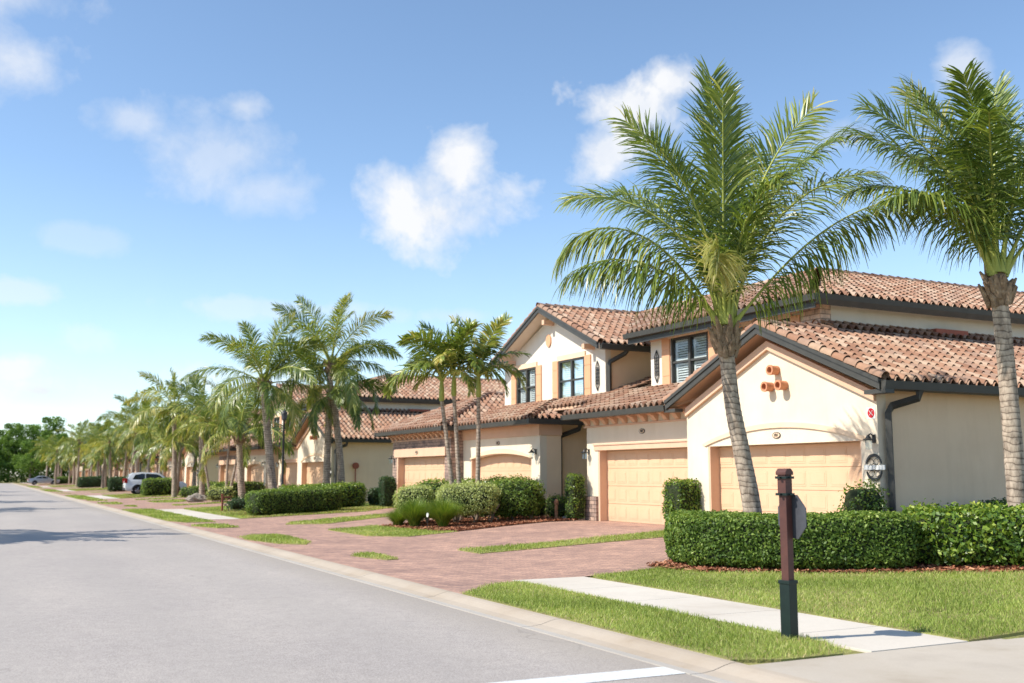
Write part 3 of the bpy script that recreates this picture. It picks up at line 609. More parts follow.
# palm frond in its own frame: grows along +X, up +Z
def frond_mesh(name, L, e0, droop, nl=70, lw=0.04, ll=0.24, seed=0, segs=3, hang=0.9, twist=0.0, yellow=0.0, mat='frond', vee=0.25, curl=1.4, petiole=0.16, swirl=0.0, ang=1.0, roll=0.0):
    r_ = np.random.default_rng(seed)
    n = 26; s = np.linspace(0, 1, n); th = R(e0) - R(droop) * s ** curl
    ds = L / (n - 1); x = np.concatenate([[0], np.cumsum(np.cos(th[:-1]) * ds)]); z = np.concatenate([[0], np.cumsum(np.sin(th[:-1]) * ds)])
    y = swirl * L * s ** 2
    P = np.stack([x, y, z], 1); T = np.gradient(P, axis=0); T /= np.linalg.norm(T, axis=1)[:, None]
    S_ = np.cross(T, np.array([0, 0, 1.0])); ln = np.linalg.norm(S_, axis=1)[:, None]; S_ = np.where(ln > 0.05, S_ / (ln + 1e-9), np.array([0, -1.0, 0]))
    S_ = np.where(S_[:, 1:2] > 0, -S_, S_); U = np.cross(S_, T)
    ro_ = (R(roll) * np.minimum(1, .35 + s * 1.1))[:, None]; S_, U = S_ * np.cos(ro_) + U * np.sin(ro_), U * np.cos(ro_) - S_ * np.sin(ro_)
    V = []; F4 = []; rn = []; mi = []; nv = 0
    rad = 0.034 * (L / 4) ** .5 * (1 - s * 0.88) + 0.003; rad[0] *= 2.6; rad[1] *= 1.9; rad[2] *= 1.35
    for i in range(n):
        for a in (0, 1, 2, 3):
            qa = a * math.pi / 2 + .785; V.append(P[i] + (S_[i] * math.cos(qa) * 1.25 + U[i] * math.sin(qa)) * rad[i])
        if i:
            for a in range(4): F4.append((nv + (i - 1) * 4 + a, nv + (i - 1) * 4 + (a + 1) % 4, nv + i * 4 + (a + 1) % 4, nv + i * 4 + a)); rn.append(0.5); mi.append(1)
    nv = len(V); VV = [np.array(V)]; FF = [np.array(F4)]
    side = np.tile([1.0, -1.0], nl); q = np.repeat(petiole + (0.995 - petiole) * np.linspace(0, 1, nl) ** 0.86, 2) + r_.normal(0, 0.004, nl * 2); q = np.clip(q, petiole, 1)
    N_ = len(q); fi = q * (n - 1); i0 = np.minimum(fi.astype(int), n - 2); k = (fi - i0)[:, None]
    p = P[i0] * (1 - k) + P[i0 + 1] * k; t_ = T[i0]; sd = S_[i0] * side[:, None]; up = U[i0]
    qq = (q - petiole) / (1 - petiole)
    prof = np.minimum(1, 0.62 + qq * 2.4) * (1 - 0.50 * np.clip(qq - .45, 0, 1) ** 1.6 / .55 ** 1.6) * r_.uniform(.85, 1.12, N_)
    length = L * ll * prof; al = np.interp(qq, [0, .5, 1], [R(66) * ang, R(54) * ang, R(30)]) + r_.normal(0, .075, N_)
    d = sd * np.sin(al)[:, None] + t_ * np.cos(al)[:, None] + up * (vee + r_.normal(0, .14, N_))[:, None]
    d /= np.linalg.norm(d, axis=1)[:, None]; g = hang * .72 * r_.uniform(.55, 1.45, N_) * (0.55 + .45 * (1 - qq))
    wd = np.cross(d, up); wd = wd * np.cos(twist) + up * math.sin(twist); wd += r_.normal(0, .28, (N_, 3)); wd -= (wd * d).sum(1)[:, None] * d; wd /= np.linalg.norm(wd, axis=1)[:, None] + 1e-9
    rows = [p - wd * lw * .22, p + wd * lw * .22]; cur = p.copy(); dd = d.copy()
    W = [0.4, 0.55, 0.48, 0.10] if segs == 3 else [0.5, 0.5, 0.10]
    for j in range(segs):
        dd = dd + np.array([0, 0, -1.0]) * (g / segs * (1.0 + .6 * j))[:, None]; dd /= np.linalg.norm(dd, axis=1)[:, None]
        cur = cur + dd * (length / segs)[:, None]
        wj = lw * W[j + 1]; rows += [cur - wd * wj, cur + wd * wj]
    A = np.stack(rows, 1).reshape(-1, 3); m_ = 2 * (segs + 1); base = np.arange(N_)[:, None] * m_ + nv
    rr = np.clip(r_.beta(2, 2.6, N_) * .8 + yellow + .12 * (qq > .85), 0, 1)
    for j in range(segs):
        FF.append(base + np.array([[2 * j, 2 * j + 1, 2 * j + 3, 2 * j + 2]])); rn += list(np.clip(rr + (.18 if j == segs - 1 else 0) * (r_.uniform(0, 1, N_) > .6), 0, 1)); mi += [0] * N_
    VV.append(A)
    return np.concatenate(VV), np.concatenate(FF), rn, mi
def place(V, azm, roll=0.0, org=(0, 0, 0)):
    ca, sa = math.cos(azm), math.sin(azm); cr, sr = math.cos(roll), math.sin(roll)
    x, y, z = V[:, 0], V[:, 1] * cr - V[:, 2] * sr * 0, V[:, 2]
    return np.stack([x * ca - y * sa, x * sa + y * ca, z], 1) + np.array(org)
def trunk_mesh(pts, radii, ring=14, seed=0):
    """curved trunk with slightly swollen leaf-scar rings"""
    pts = [Vector(p) for p in pts]; rr = random.Random(seed)
    M_ = 90; path = []; rad = []
    for i in range(M_):
        s = i / (M_ - 1) * (len(pts) - 1); j = min(int(s), len(pts) - 2); k = s - j
        p0 = pts[max(j - 1, 0)]; p1 = pts[j]; p2 = pts[j + 1]; p3 = pts[min(j + 2, len(pts) - 1)]
        q = 0.5 * ((2 * p1) + (p2 - p0) * k + (2 * p0 - 5 * p1 + 4 * p2 - p3) * k * k + (3 * p1 - p0 - 3 * p2 + p3) * k ** 3)
        path.append(q); rad.append((radii[j] * (1 - k) + radii[j + 1] * k) * (1 + (0.022 if i % 3 == 0 else -0.008) + rr.uniform(-.012, .012)))
    mb = MB(); mb.tube(path, rad, ring); return mb
UPZ = Vector((0, 0, 1))
CAMR = R(-27.122)      # azimuth of the photograph's right-hand direction, used to lay the two posed crowns out
def coco_palm(x, y, pts, radii, fronds, label, seed=0, nl=70, lw=0.042, parts=True, segs=3, group='coconut palms along the street', bulge=1.0):
    z0 = gz(x, y); root = empty('palm_tree', (x, y, z0), label=label, cat='palm tree', group=group)
    trunk_mesh(pts, radii, 14, seed).build('trunk', M['palm_bark'], root, smooth=True)
    top = Vector(pts[-1]); rt_ = radii[-1]; rr = random.Random(seed + 7)
    cb = MB()
    B_ = rt_ * bulge
    cb.lathe([(rt_ * .98, -0.18), (B_ * 1.15, -.10), (B_ * 1.5, 0.05), (B_ * 1.4, .22), (B_ * .95, .36), (B_ * .5, .48), (.05, .55)], tuple(top), 14)
    for i in range(30):   # torn leaf bases and fibre flaps
        a = i * 2.4 + rr.uniform(-.3, .3); zz = rr.uniform(-.12, .32); r0 = B_ * (1.5 - zz * .6)
        b0 = top + Vector((math.cos(a) * r0 * .8, math.sin(a) * r0 * .8, zz - .1)); b1 = top + Vector((math.cos(a) * (r0 + rr.uniform(.05, .2)), math.sin(a) * (r0 + rr.uniform(.0, .09)), zz + rr.uniform(.1, .3)))
        cb.tube([b0, b0.lerp(b1, .5) + Vector((0, 0, .03)), b1], [.055, .05, .018], 5)
    cb.build('crown_base', M['fibre'], root)
    VV = []; FF = []; RN = []; MI = []; nv = 0
    for i, fr in enumerate(fronds):
        azm, e0, L, dr = fr[:4]; kw = fr[4] if len(fr) > 4 else {}
        kw = dict(kw); mt = kw.pop('mat', 'frond')
        V, F, rn, mi = frond_mesh('frond', L, e0, dr, nl=kw.pop('nl', nl), lw=lw, seed=seed * 100 + i, segs=segs, **kw)
        o = top + Vector((math.cos(azm) * .09, math.sin(azm) * .09, .12 + .3 * max(0, math.sin(R(e0)))))
        V = place(V, azm, 0, tuple(o))
        if parts: link('frond', np_mesh('frond', V, F, [M[mt], M['rachis']], rn, mat_idx=mi), root)
        else:
            VV.append(V); FF.append(F + nv); RN += rn; MI += mi; nv += len(V)
    if not parts: link('crown', np_mesh('crown', np.concatenate(VV), np.concatenate(FF), [M['frond'], M['rachis']], RN, mat_idx=MI), root)
    return root
def rand_fronds(seed, n, L, droop=75, up=82, lowest=-5, **kw):
    rr = random.Random(seed); out_ = []
    for i in range(n):
        k = i / (n - 1); e0 = up - (up - lowest) * k ** 0.85 + rr.uniform(-5, 5)
        d = dict(kw); d['yellow'] = rr.choice([0, .05, .1, .2, .42]) if k > .25 else rr.choice([.1, .3]); d['swirl'] = rr.uniform(-.08, .08); d['roll'] = rr.choice([-1, 1]) * rr.uniform(25, 80) * (1 - .6 * k); d['vee'] = .35 - .3 * k; d['hang'] = 0.6 + 1.1 * k + rr.uniform(0, .3); d['ll'] = .225; d['ang'] = .75 + .25 * k
        out_.append((i * 2.39996 + rr.uniform(-.25, .25), e0, L * (0.90 + .18 * math.sin(k * 3.0)) * rr.uniform(.92, 1.06), droop * (0.45 + .75 * k) * rr.uniform(.85, 1.15), d))
    return out_

# ------------------------------------------------------------------ the house (four attached homes), built once
S_ = 0.85
def T(v): return ((v[0] - 19.3) * S_, (v[1] - 17.95) * S_, v[2] * S_)
def wall_holes(mb, x0, x1, y0, y1, z0, z1, holes=()):
    """wall slab in the X plane with rectangular holes (ya,yb,za,zb)"""
    ys_ = sorted({y0, y1, *[h_[0] for h_ in holes], *[h_[1] for h_ in holes]}); zs_ = sorted({z0, z1, *[h_[2] for h_ in holes], *[h_[3] for h_ in holes]})
    for a, b_ in zip(ys_, ys_[1:]):
        for c_, d in zip(zs_, zs_[1:]):
            my, mz = (a + b_) / 2, (c_ + d) / 2
            if any(h_[0] < my < h_[1] and h_[2] < mz < h_[3] for h_ in holes): continue
            mb.box(x0, x1, a, b_, c_, d)
class Roof:
    """planes given by a plan polygon, an eave point, the upslope direction in plan and a slope"""
    def __init__(s): s.tv = []; s.tf = []; s.tr = []; s.deck = MB(T); s.deck2 = MB(T); s.und = MB(T); s.n = 0
    def plane(s, poly, o, up, slope, z0, seed=0, deck=True):
        up = Vector((*up, 0)).normalized(); u = Vector((up.y, -up.x, 0)); o = Vector((*o, 0))
        zf = lambda x, y: z0 + slope * ((Vector((x, y, 0)) - o).dot(up))
        bot = [(x, y, zf(x, y) - 0.10) for x, y in poly]; top = [(x, y, zf(x, y)) for x, y in poly]; n = len(poly)
        if deck:
            (s.deck2 if z0 > 5 else s.deck).add(bot + top, [tuple(range(n)), tuple(range(2 * n - 1, n - 1, -1))] + [(i, (i + 1) % n, n + (i + 1) % n, n + i) for i in range(n)])
            s.und.add([(x, y, z + .008) for x, y, z in top], [tuple(range(n))])
        uu = [(Vector((x, y, 0)) - o).dot(u) for x, y in poly]; vv = [(Vector((x, y, 0)) - o).dot(up) for x, y in poly]
        tw, tl = 0.31, 0.40; rs = np.random.default_rng(seed + 3)
        i0, i1 = int(math.floor(min(uu) / tw)) - 1, int(math.ceil(max(uu) / tw)) + 1; j0, j1 = int(math.floor(min(vv) / tl)) - 1, int(math.ceil(max(vv) / tl)) + 1
        pu = np.array([0.0, .08, .20, .34, .50, .66, .80, .92, 1.0]); ph = np.array([0.010, 0.058, 0.098, 0.118, 0.118, 0.098, 0.058, 0.010, 0.0]) 
        pu = np.concatenate([pu * .72, [1.0]]); ph = np.concatenate([ph, [0.012]])
        K = len(pu); V = []; F = []; RN = []; nv = 0
        n3 = Vector((-up.x * slope, -up.y * slope, 1)).normalized()
        for j in range(j0, j1):
            for i in range(i0, i1):
                rn = float(rs.uniform(0, 1)); jz = float(rs.normal(0, .004))
                for (vj, raise_) in ((j * tl - .03, .050), ((j + 1) * tl + .05, .004)):
                    for a, h_ in zip(pu, ph):
                        q = o + u * float((i + a) * tw) + up * vj
                        z = z0 + slope * vj + (float(h_) + raise_ + jz)
                        V.append((q.x, q.y, z))
                for a in range(K - 1): F.append((nv + a, nv + a + 1, nv + K + a + 1, nv + K + a)); RN.append(rn)
                nv += 2 * K
        bm = bmesh.new(); me = np_mesh('t', V, np.array(F), M['tile'], RN); bm.from_mesh(me); bpy.data.meshes.remove(me)
        # clip to the polygon (convex), pushed out a little at the eave
        cx = sum(p[0] for p in poly) / n; cy = sum(p[1] for p in poly) / n
        for i in range(n):
            a = Vector((*poly[i], 0)); b_ = Vector((*poly[(i + 1) % n], 0)); e = (b_ - a).normalized(); nr = Vector((e.y, -e.x, 0))
            if nr.dot(Vector((cx, cy, 0)) - a) > 0: nr = -nr
            push = 0.07 if nr.dot(up) < -0.95 else 0.0
            bmesh.ops.bisect_plane(bm, geom=bm.verts[:] + bm.edges[:] + bm.faces[:], plane_co=a + nr * push, plane_no=nr, clear_outer=True)
        lay = bm.faces.layers.float.get('rnd'); bm.verts.index_update()
        off = len(s.tv); s.tv += [T(v.co) for v in bm.verts]
        for f in bm.faces: s.tf.append(tuple(v.index + off for v in f.verts)); s.tr.append(f[lay])
        bm.free()
    def build(s, root, soffit):
        me = bpy.data.meshes.new('roof'); me.from_pydata(s.tv, [], s.tf); me.materials.append(M['tile'])
        a = me.attributes.new('rnd', 'FLOAT', 'FACE'); a.data.foreach_set('value', np.array(s.tr, dtype=np.float32))
        o = link('roof', me, root)
        s.und.build('underlay', M['under'], o); s.deck.build('soffit', soffit, o); s.deck2.build('upper_soffit', M['white_wall'], o); return o
def caps(p0, p1, seed=0):
    """row of half-round ridge tiles; returns verts/faces/rnd"""
    a, b_ = Vector(p0), Vector(p1); L = (b_ - a).length; n = max(1, int(L / .42)); d = (b_ - a).normalized(); sd = d.cross(UPZ).normalized(); up = sd.cross(d)
    V = []; F = []; RN = []; rr = random.Random(seed)
    for i in range(n):
        r_ = rr.random(); s0 = a + d * (L * i / n - .02); s1 = a + d * (L * (i + 1) / n + .03); b0 = len(V)
        for (q, rad, lift) in ((s0, .130, .028), (s1, .108, .0)):
            for k in range(9):
                t_ = math.pi * (k / 8 * 1.16 - .08); V.append(q + sd * math.cos(t_) * rad + up * (math.sin(t_) * rad + lift))
        for k in range(8): F.append((b0 + k, b0 + k + 1, b0 + 9 + k + 1, b0 + 9 + k)); RN.append(r_)
    return V, F, RN
def garage(root, x, y0, y1, z1, arch=0.0, ncol=8):
    """sectional door: four rows of raised panels"""
    d = MB(T); d.box(x, x + .06, y0 - .05, y1 + .05, -0.02, z1 + arch + .02)
    rows = 4; hh = (z1 - .02 + arch * .5) / rows; w_ = (y1 - y0) / ncol
    for r_ in range(rows):
        d.box(x - .022, x, y0, y1, r_ * hh + .006, (r_ + 1) * hh - .006)
        for c_ in range(ncol):
            a, b_ = y0 + c_ * w_ + .07, y0 + (c_ + 1) * w_ - .07; zb, zt = r_ * hh + .10, (r_ + 1) * hh - .10
            d.box(x - .028, x - .022, a, b_, zb, zt)
            d.box(x - .033, x - .028, a + .05, b_ - .05, zb + .05, zt - .05)
    return d.build('garage_door', M['door'], root, bevel=0.004)
def window(root, x, y0, y1, z0, z1, sh=0.0, vent=None, head=True):
    f = MB(T); t_ = .07
    f.box(x - .03, x + .10, y0, y1, z0, z0 + t_); f.box(x - .03, x + .10, y0, y1, z1 - t_, z1)
    f.box(x - .03, x + .10, y0, y0 + t_, z0 + t_, z1 - t_); f.box(x - .03, x + .10, y1 - t_, y1, z0 + t_, z1 - t_)
    ym = (y0 + y1) / 2; zm = (z0 + z1) / 2
    f.box(x - .02, x + .09, ym - .06, ym + .06, z0 + t_, z1 - t_)
    f.box(x - .01, x + .08, y0 + t_, ym - .06, zm - .035, zm + .035); f.box(x - .01, x + .08, ym + .06, y1 - t_, zm - .035, zm + .035)
    fo = f.build('window', M['gutter'], root)
    MB(T).add([(x + .04, y0 + t_ * .5, z0 + t_ * .5), (x + .04, y0 + t_ * .5, z1 - t_ * .5), (x + .04, y1 - t_ * .5, z1 - t_ * .5), (x + .04, y1 - t_ * .5, z0 + t_ * .5)], [(0, 1, 2, 3)]).build('pane', M['glass'], fo)
    lv = MB(T)
    for (a, b_) in ((y0 + .09, ym - .08), (ym + .08, y1 - .09)):
        for (c_, d_) in ((z0 + .08, zm - .05), (zm + .05, z1 - .08)):
            lv.box(x + .13, x + .17, a, a + .09, c_, d_); lv.box(x + .13, x + .17, b_ - .09, b_, c_, d_); lv.box(x + .13, x + .17, a + .09, b_ - .09, c_, c_ + .06); lv.box(x + .13, x + .17, a + .09, b_ - .09, d_ - .06, d_)
            n = 7
            for i in range(n):
                zc = c_ + .06 + (i + .5) * (d_ - c_ - .12) / n
                lv.add([(x + .12, a + .09, zc - .030), (x + .12, b_ - .09, zc - .030), (x + .18, b_ - .09, zc + .030), (x + .18, a + .09, zc + .030),
                        (x + .125, a + .09, zc - .042), (x + .125, b_ - .09, zc - .042), (x + .185, b_ - .09, zc + .018), (x + .185, a + .09, zc + .018)], [(0, 1, 2, 3), (7, 6, 5, 4), (0, 4, 5, 1), (2, 6, 7, 3)])
    lv.build('louvres', M['louvre'], fo)
    MB(T).box(x + .28, x + .30, y0 - .2, y1 + .2, z0 - .2, z1 + .2).build('interior', M['dark'], fo)
    tr = MB(T)
    if head: tr.box(x - .065, x - .0, y0 - .12, y1 + .12, z1 + .003, z1 + .22)
    tr.box(x - .075, x - .0, y0 - .12, y1 + .12, z0 - .13, z0 - .003)
    tr.split('window_trim', M['pale_trim'], root, bevel=.004)
    if sh:
        for (a, b_) in ((y0 - .06 - sh, y0 - .06), (y1 + .06, y1 + .06 + sh)):
            s_ = MB(T); hh = (z1 - z0 + .08)
            for i, (q0, q1) in enumerate(((0, .24), (.255, .76), (.775, 1.0))): s_.box(x - .055, x - .001, a, b_, z0 - .04 + q0 * hh, z0 - .04 + q1 * hh)
            s_.box(x - .04, x - .001, a + .01, b_ - .01, z0 - .03, z0 + hh - .06)
            s_.build('shutter', M['shutter'], root, bevel=.006)
def scroll_vent(root, x, y, z0, z1, w_=.12):
    """narrow wrought-iron wall ornament"""
    mb = MB(T); zm = (z0 + z1) / 2; xx = x - .03
    pts = [(0, z0), (w_ * .6, z0 + .13), (w_, z0 + .22), (w_, z1 - .22), (w_ * .6, z1 - .13), (0, z1), (-w_ * .6, z1 - .13), (-w_, z1 - .22), (-w_, z0 + .22), (-w_ * .6, z0 + .13), (0, z0)]
    mb.tube([(xx, y + a, b_) for a, b_ in pts], .017, 5)
    mb.tube([(xx, y, z0), (xx, y, z1)], .012, 5)
    n = 5
    for i in range(n):
        c_ = z0 + .26 + (i + .5) * (z1 - z0 - .52) / n
        for sgn in (-1, 1): mb.tube([(xx, y + sgn * (.012 + .045 * (1 - math.cos(a))), c_ + .07 * math.sin(a)) for a in np.linspace(0, 2 * math.pi, 9)], .011, 4)
    mb.build('wall_scroll', M['black'], root)
def wall_lamp(root, x, y, z):
    mb = MB(T); mb.box(x - .03, x, y - .05, y + .05, z - .1, z + .1); mb.tube([(x - .02, y, z + .05), (x - .12, y, z + .12), (x - .2, y, z + .08)], .016, 6)
    mb.lathe([(.03, .10), (.07, .03), (.13, .0), (.13, -.02), (.02, -.02)], (x - .2, y, z - .02), 10)
    wl = mb.build('wall_lamp', M['black'], root); MB(T).lathe([(.08, -.03), (.07, -.24), (.03, -.26)], (x - .2, y, z), 10).build('lamp_glass', M['glass'], wl)
def text_mesh(s, size, ext=0.006):
    cu = bpy.data.curves.new('t', 'FONT'); cu.body = s; cu.size = size; cu.extrude = ext; cu.align_x = 'CENTER'; cu.align_y = 'CENTER'
    o = bpy.data.objects.new('t', cu); C.objects.link(o); dg = bpy.context.evaluated_depsgraph_get(); dg.update()
    me = bpy.data.meshes.new_from_object(o.evaluated_get(dg)); bpy.data.objects.remove(o); bpy.data.curves.remove(cu); return me
def text_on_wall(s, size, x, y, z, mat, parent, name='lettering'):
    """reads correctly seen from the street (from -X, left = +Y)"""
    me = text_mesh(s, size * S_); me.transform(Matrix(((0, 0, -1, 0), (-1, 0, 0, 0), (0, 1, 0, 0), (0, 0, 0, 1)))); me.materials.clear(); me.materials.append(mat)
    p = T((x, y, z)); me.transform(Matrix.Translation(p)); return link(name, me, parent)
def plaque(root, x, y, z, num):
    mb = MB(T); n = 20; a = .16; b_ = .085
    mb.prism([(y + a * math.cos(t_), z + b_ * math.sin(t_)) for t_ in np.linspace(0, 2 * math.pi, n, endpoint=False)], (x - .022, x))
    o = mb.build('number_plaque', M['black'], root)
    i_ = MB(T); i_.prism([(y + a * .85 * math.cos(t_), z + b_ * .78 * math.sin(t_)) for t_ in np.linspace(0, 2 * math.pi, n, endpoint=False)], (x - .026, x - .0225)); i_.build('plaque_face', M['pale_trim'], o)
    text_on_wall(num, .12, x - .033, y, z, M['black'], o)
def arch_pts(y0, y1, zs, zt, n=16):
    """segmental arch from (y0,zs) up to zt and down to (y1,zs)"""
    w_ = (y1 - y0) / 2; r_ = zt - zs; Rr = (w_ * w_ + r_ * r_) / (2 * r_); cy, cz = (y0 + y1) / 2, zt - Rr; a0 = math.asin(w_ / Rr)
    return [(cy + Rr * math.sin(t_), cz + Rr * math.cos(t_)) for t_ in np.linspace(-a0, a0, n)]

def make_house():
    root = empty('townhouse')
    # ---- home A: gabled double garage, nearest the corner
    w_ = MB(T); o0, o1, oz = 18.50, 24.45, 2.43
    gz_ = 3.50; sl_ = .43; ridge = 21.68; zr = gz_ + sl_ * (ridge - 17.95) + .08
    w_.prism([(17.95, 0), (17.95, gz_ + .05), (ridge, zr), (25.45, gz_ + .05), (25.45, 0), (o1, 0), (o1, oz), (o0, oz), (o0, 0)], (19.0, 19.3))
    w_.build('front_wall', M['cream'], root)
    w_ = MB(T); w_.box(19.3, 33, 17.952, 18.2, 0, 3.62); w_.box(19.3, 25.6, 25.2, 25.448, 0, 3.5)
    w_.split('side_wall', M['tan'], root)
    garage(root, 19.36, o0, o1, oz)
    j = MB(T); j.box(19.003, 19.42, o1 - .09, o1 - .002, 0, oz - .002); j.box(19.02, 19.42, o0 + .002, o0 + .05, 0, oz - .002); j.split('door_jamb', M['peach'], root)
    # arched band over the door
    ar = MB(T); inn = arch_pts(18.42, 24.55, 2.44, 2.86); outr = arch_pts(18.28, 24.69, 2.50, 3.0)
    ar.prism(inn + outr[::-1], (18.955, 18.998)); ar.build('arch_band', M['pale_trim'], root)
    fr = MB(T)   # frieze under the rakes
    for s_ in (-1, 1):
        y_e = ridge + s_ * 3.73; fr.prism([(ridge, zr + .05), (y_e, gz_ + .10), (y_e, gz_ - .14), (ridge, zr - .19)], (18.90, 18.997))
    fr.split('gable_frieze', M['peach'], root)
    for (py_, pz_) in ((21.38, 4.40), (21.62, 3.97), (21.08, 3.97)):
        p_ = MB(T); n = 16; ro, ri = .125, .09; rings = []
        for (xx, r_) in ((18.99, ro), (18.80, ro), (18.77, ro * 1.12), (18.72, ro * 1.12), (18.72, ri), (18.97, ri)):
            rings.append([(xx, py_ + r_ * math.cos(2 * math.pi * k / n), pz_ + r_ * math.sin(2 * math.pi * k / n)) for k in range(n)])
        p_.add([v for r_ in rings for v in r_], [(i * n + k, i * n + (k + 1) % n, (i + 1) * n + (k + 1) % n, (i + 1) * n + k) for i in range(5) for k in range(n)] + [tuple(range(5 * n, 6 * n))])
        p_.build('clay_pipe', M['terracotta'], root, smooth=True)
    plaque(root, 18.998, 21.48, 2.66, '101')
    wall_lamp(root, 19.0, 18.07, 2.46)
    # community emblem: black ring with a plain band across
    e_ = MB(T); cy, cz = 18.09, 1.78
    for (a0, a1) in ((R(18), R(160)), (R(198), R(338))):
        pin = [(cy + .235 * math.cos(a), cz + .255 * math.sin(a)) for a in np.linspace(a0, a1, 16)]
        pot = [(cy + (.26 + .035 * math.sin(math.pi * i / 15)) * math.cos(a), cz + (.29 + .035 * math.sin(math.pi * i / 15)) * math.sin(a)) for i, a in enumerate(np.linspace(a0, a1, 16))]
        e_.prism(pin + pot[::-1], (18.955, 18.985))
    eo = e_.build('emblem', M['black'], root)
    b_ = MB(T); b_.box(18.96, 18.99, cy - .33, cy + .31, cz - .055, cz + .055); b_.build('emblem_band', M['white_paint'], eo)
    s2 = MB(T)
    for (dy, dz) in ((.09, .13), (-.07, .13), (0, .02), (.1, -.02), (-.1, -.02), (.07, -.14), (-.08, -.14)):
        s2.tube([(18.965, cy + dy + .075 * math.cos(a), cz + dz + .075 * math.sin(a)) for a in np.linspace(0, 5.2, 12)], .009, 4)
    s2.build('emblem_scrolls', M['gutter'], eo)
    r_ = MB(T); r_.box(18.99, 18.998, 18.0, 18.26, 2.94, 3.22); ro_ = r_.build('alarm_sign', M['white_paint'], root)
    r_ = MB(T); r_.prism([(18.13 + .105 * math.cos(a), 3.08 + .115 * math.sin(a)) for a in np.linspace(0, 2 * math.pi, 24, endpoint=False)], (18.982, 18.989)); r_.build('red_disc', M['red'], ro_)
    r_ = MB(T)
    for sg in (-1, 1): r_.tube([(18.98, 18.13 - .06 * sg, 3.02), (18.98, 18.13 + .06 * sg, 3.14)], .009, 4)
    r_.build('disc_cross', M['white_paint'], ro_)
    # ---- home B: recessed double garage under the low roof
    w_ = MB(T); b0, b1, bz = 25.75, 31.2, 2.46; wall_holes(w_, 19.4, 19.7, 25.45, 31.95, 0, 3.66, [(b0, b1, -1, bz)])
    w_.box(19.7, 23, 31.7, 31.95, 0, 3.75)
    w_.build('front_wall', M['cream'], root)
    garage(root, 19.74, b0, b1, bz)
    j = MB(T); j.box(19.403, 19.8, b1 - .1, b1 - .002, 0, bz - .002); j.box(19.36, 19.398, 25.46, 31.42, bz + .0, bz + .17); j.box(19.33, 19.398, 25.46, 31.46, bz + .172, bz + .23)
    j.split('door_jamb', M['peach'], root)
    s_ = MB(T); s_.box(19.31, 19.398, 31.22, 31.98, 0, .85); s_.box(19.398, 19.75, 31.952, 32.02, 0, .85); s_.build('stone_plinth', M['stone'], root)
    plaque(root, 19.398, 28.43, 3.04, '102'); wall_lamp(root, 19.4, 31.80, 2.42)
    def corbels(name, x, ya, yb, z, n):
        c_ = MB(T); c_.box(x - .05, x, ya, yb, z - .42, z - .36); c_.box(x - .04, x, ya, yb, z - .06, z)
        for i in range(n):
            yy = ya + (i + .5) * (yb - ya) / n
            c_.prism([(x - .002, z - .36), (x - .002, z - .065), (x - .34, z - .065), (x - .34, z - .16), (x - .20, z - .20), (x - .10, z - .34)], (yy - .10, yy + .10), 'y')
        return c_.split(name, M['peach'], root, bevel=.01)
    corbels('corbel', 19.4, 25.5, 32.1, 3.70, 11)
    # ---- home C: arched garage
    w_ = MB(T); c0, c1, cs, ct = 36.0, 41.65, 2.27, 2.47
    ap = arch_pts(c0, c1, cs, ct, 14)
    w_.prism([(35.3, 0), (35.3, 3.6), (42.5, 3.6), (42.5, 0), (c1, 0)] + ap[::-1] + [(c0, 0)], (19.3, 19.6))
    w_.build('front_wall', M['cream'], root)
    w_ = MB(T); w_.box(19.6, 20.25, 35.302, 35.5, 0, 3.6); w_.box(20.25, 24.5, 35.75, 35.95, 0, 4.2); w_.box(24.4, 24.6, 31.9, 35.75, 0, 4.2)
    w_.split('recess_wall', M['tan'], root)
    garage(root, 19.66, c0, c1, cs, .2)
    tr = MB(T); apo = arch_pts(c0 - .14, c1 + .14, cs + .03, ct + .22, 14); tr.prism(arch_pts(c0 - .02, c1 + .02, cs, ct + .02, 14) + apo[::-1], (19.25, 19.298))
    tr.box(19.25, 20.28, 35.26, 35.9, 0, .16) ; tr.box(19.23, 20.3, 35.22, 35.5, .55, .68)
    tr.build('arch_band', M['pale_trim'], root)
    j = MB(T); j.box(19.303, 19.7, c1 - .09, c1 - .002, 0, cs - .01); j.box(19.24, 19.297, 35.25, 42.48, 3.14, 3.58); j.box(19.297, 20.26, 35.24, 35.30, 3.14, 3.58); j.split('door_jamb', M['peach'], root)
    plaque(root, 19.298, 38.96, 2.93, '103'); wall_lamp(root, 19.3, 35.62, 2.5)
    # ---- home D: stone front
    w_ = MB(T); d0, d1, dz = 43.2, 49.08, 2.47; wall_holes(w_, 18.7, 19.0, 42.5, 49.85, 0, 3.62, [(d0, d1, -1, dz)]); w_.box(19.0, 20.5, 42.5, 42.8, 0, 3.62); w_.box(19.0, 20.5, 49.55, 49.85, 0, 3.62)
    w_.build('stone_wall', M['stone'], root)
    w_ = MB(T); w_.box(20.5, 28, 49.5, 49.8, 0, 3.62); w_.split('side_wall', M['tan'], root)
    garage(root, 19.04, d0, d1, dz)
    j = MB(T); j.box(18.66, 19.1, d1 - .1, d1 + .08, 0, dz); j.box(18.62, 18.697, d0 - .2, d1 + .4, dz + .003, dz + .40); j.split('door_jamb', M['peach'], root)
    plaque(root, 18.618, 46.4, 2.68, '104'); wall_lamp(root, 18.7, 49.62, 2.45); corbels('corbel', 18.7, 42.4, 50.0, 3.66, 13)
    # ---- upper floor over A and B
    X2 = 21.3; zt = 6.52
    w_ = MB(T); wins = [(23.36, 25.36, 4.5, 6.26), (27.27, 29.33, 4.63, 6.34)]
    wall_holes(w_, X2, X2 + .25, 22.06, 30.59, 3.6, zt, wins); w_.box(X2 + .25, 24, 30.35, 30.59, 3.6, zt)
    w_.build('upper_wall', M['white_wall'], root)
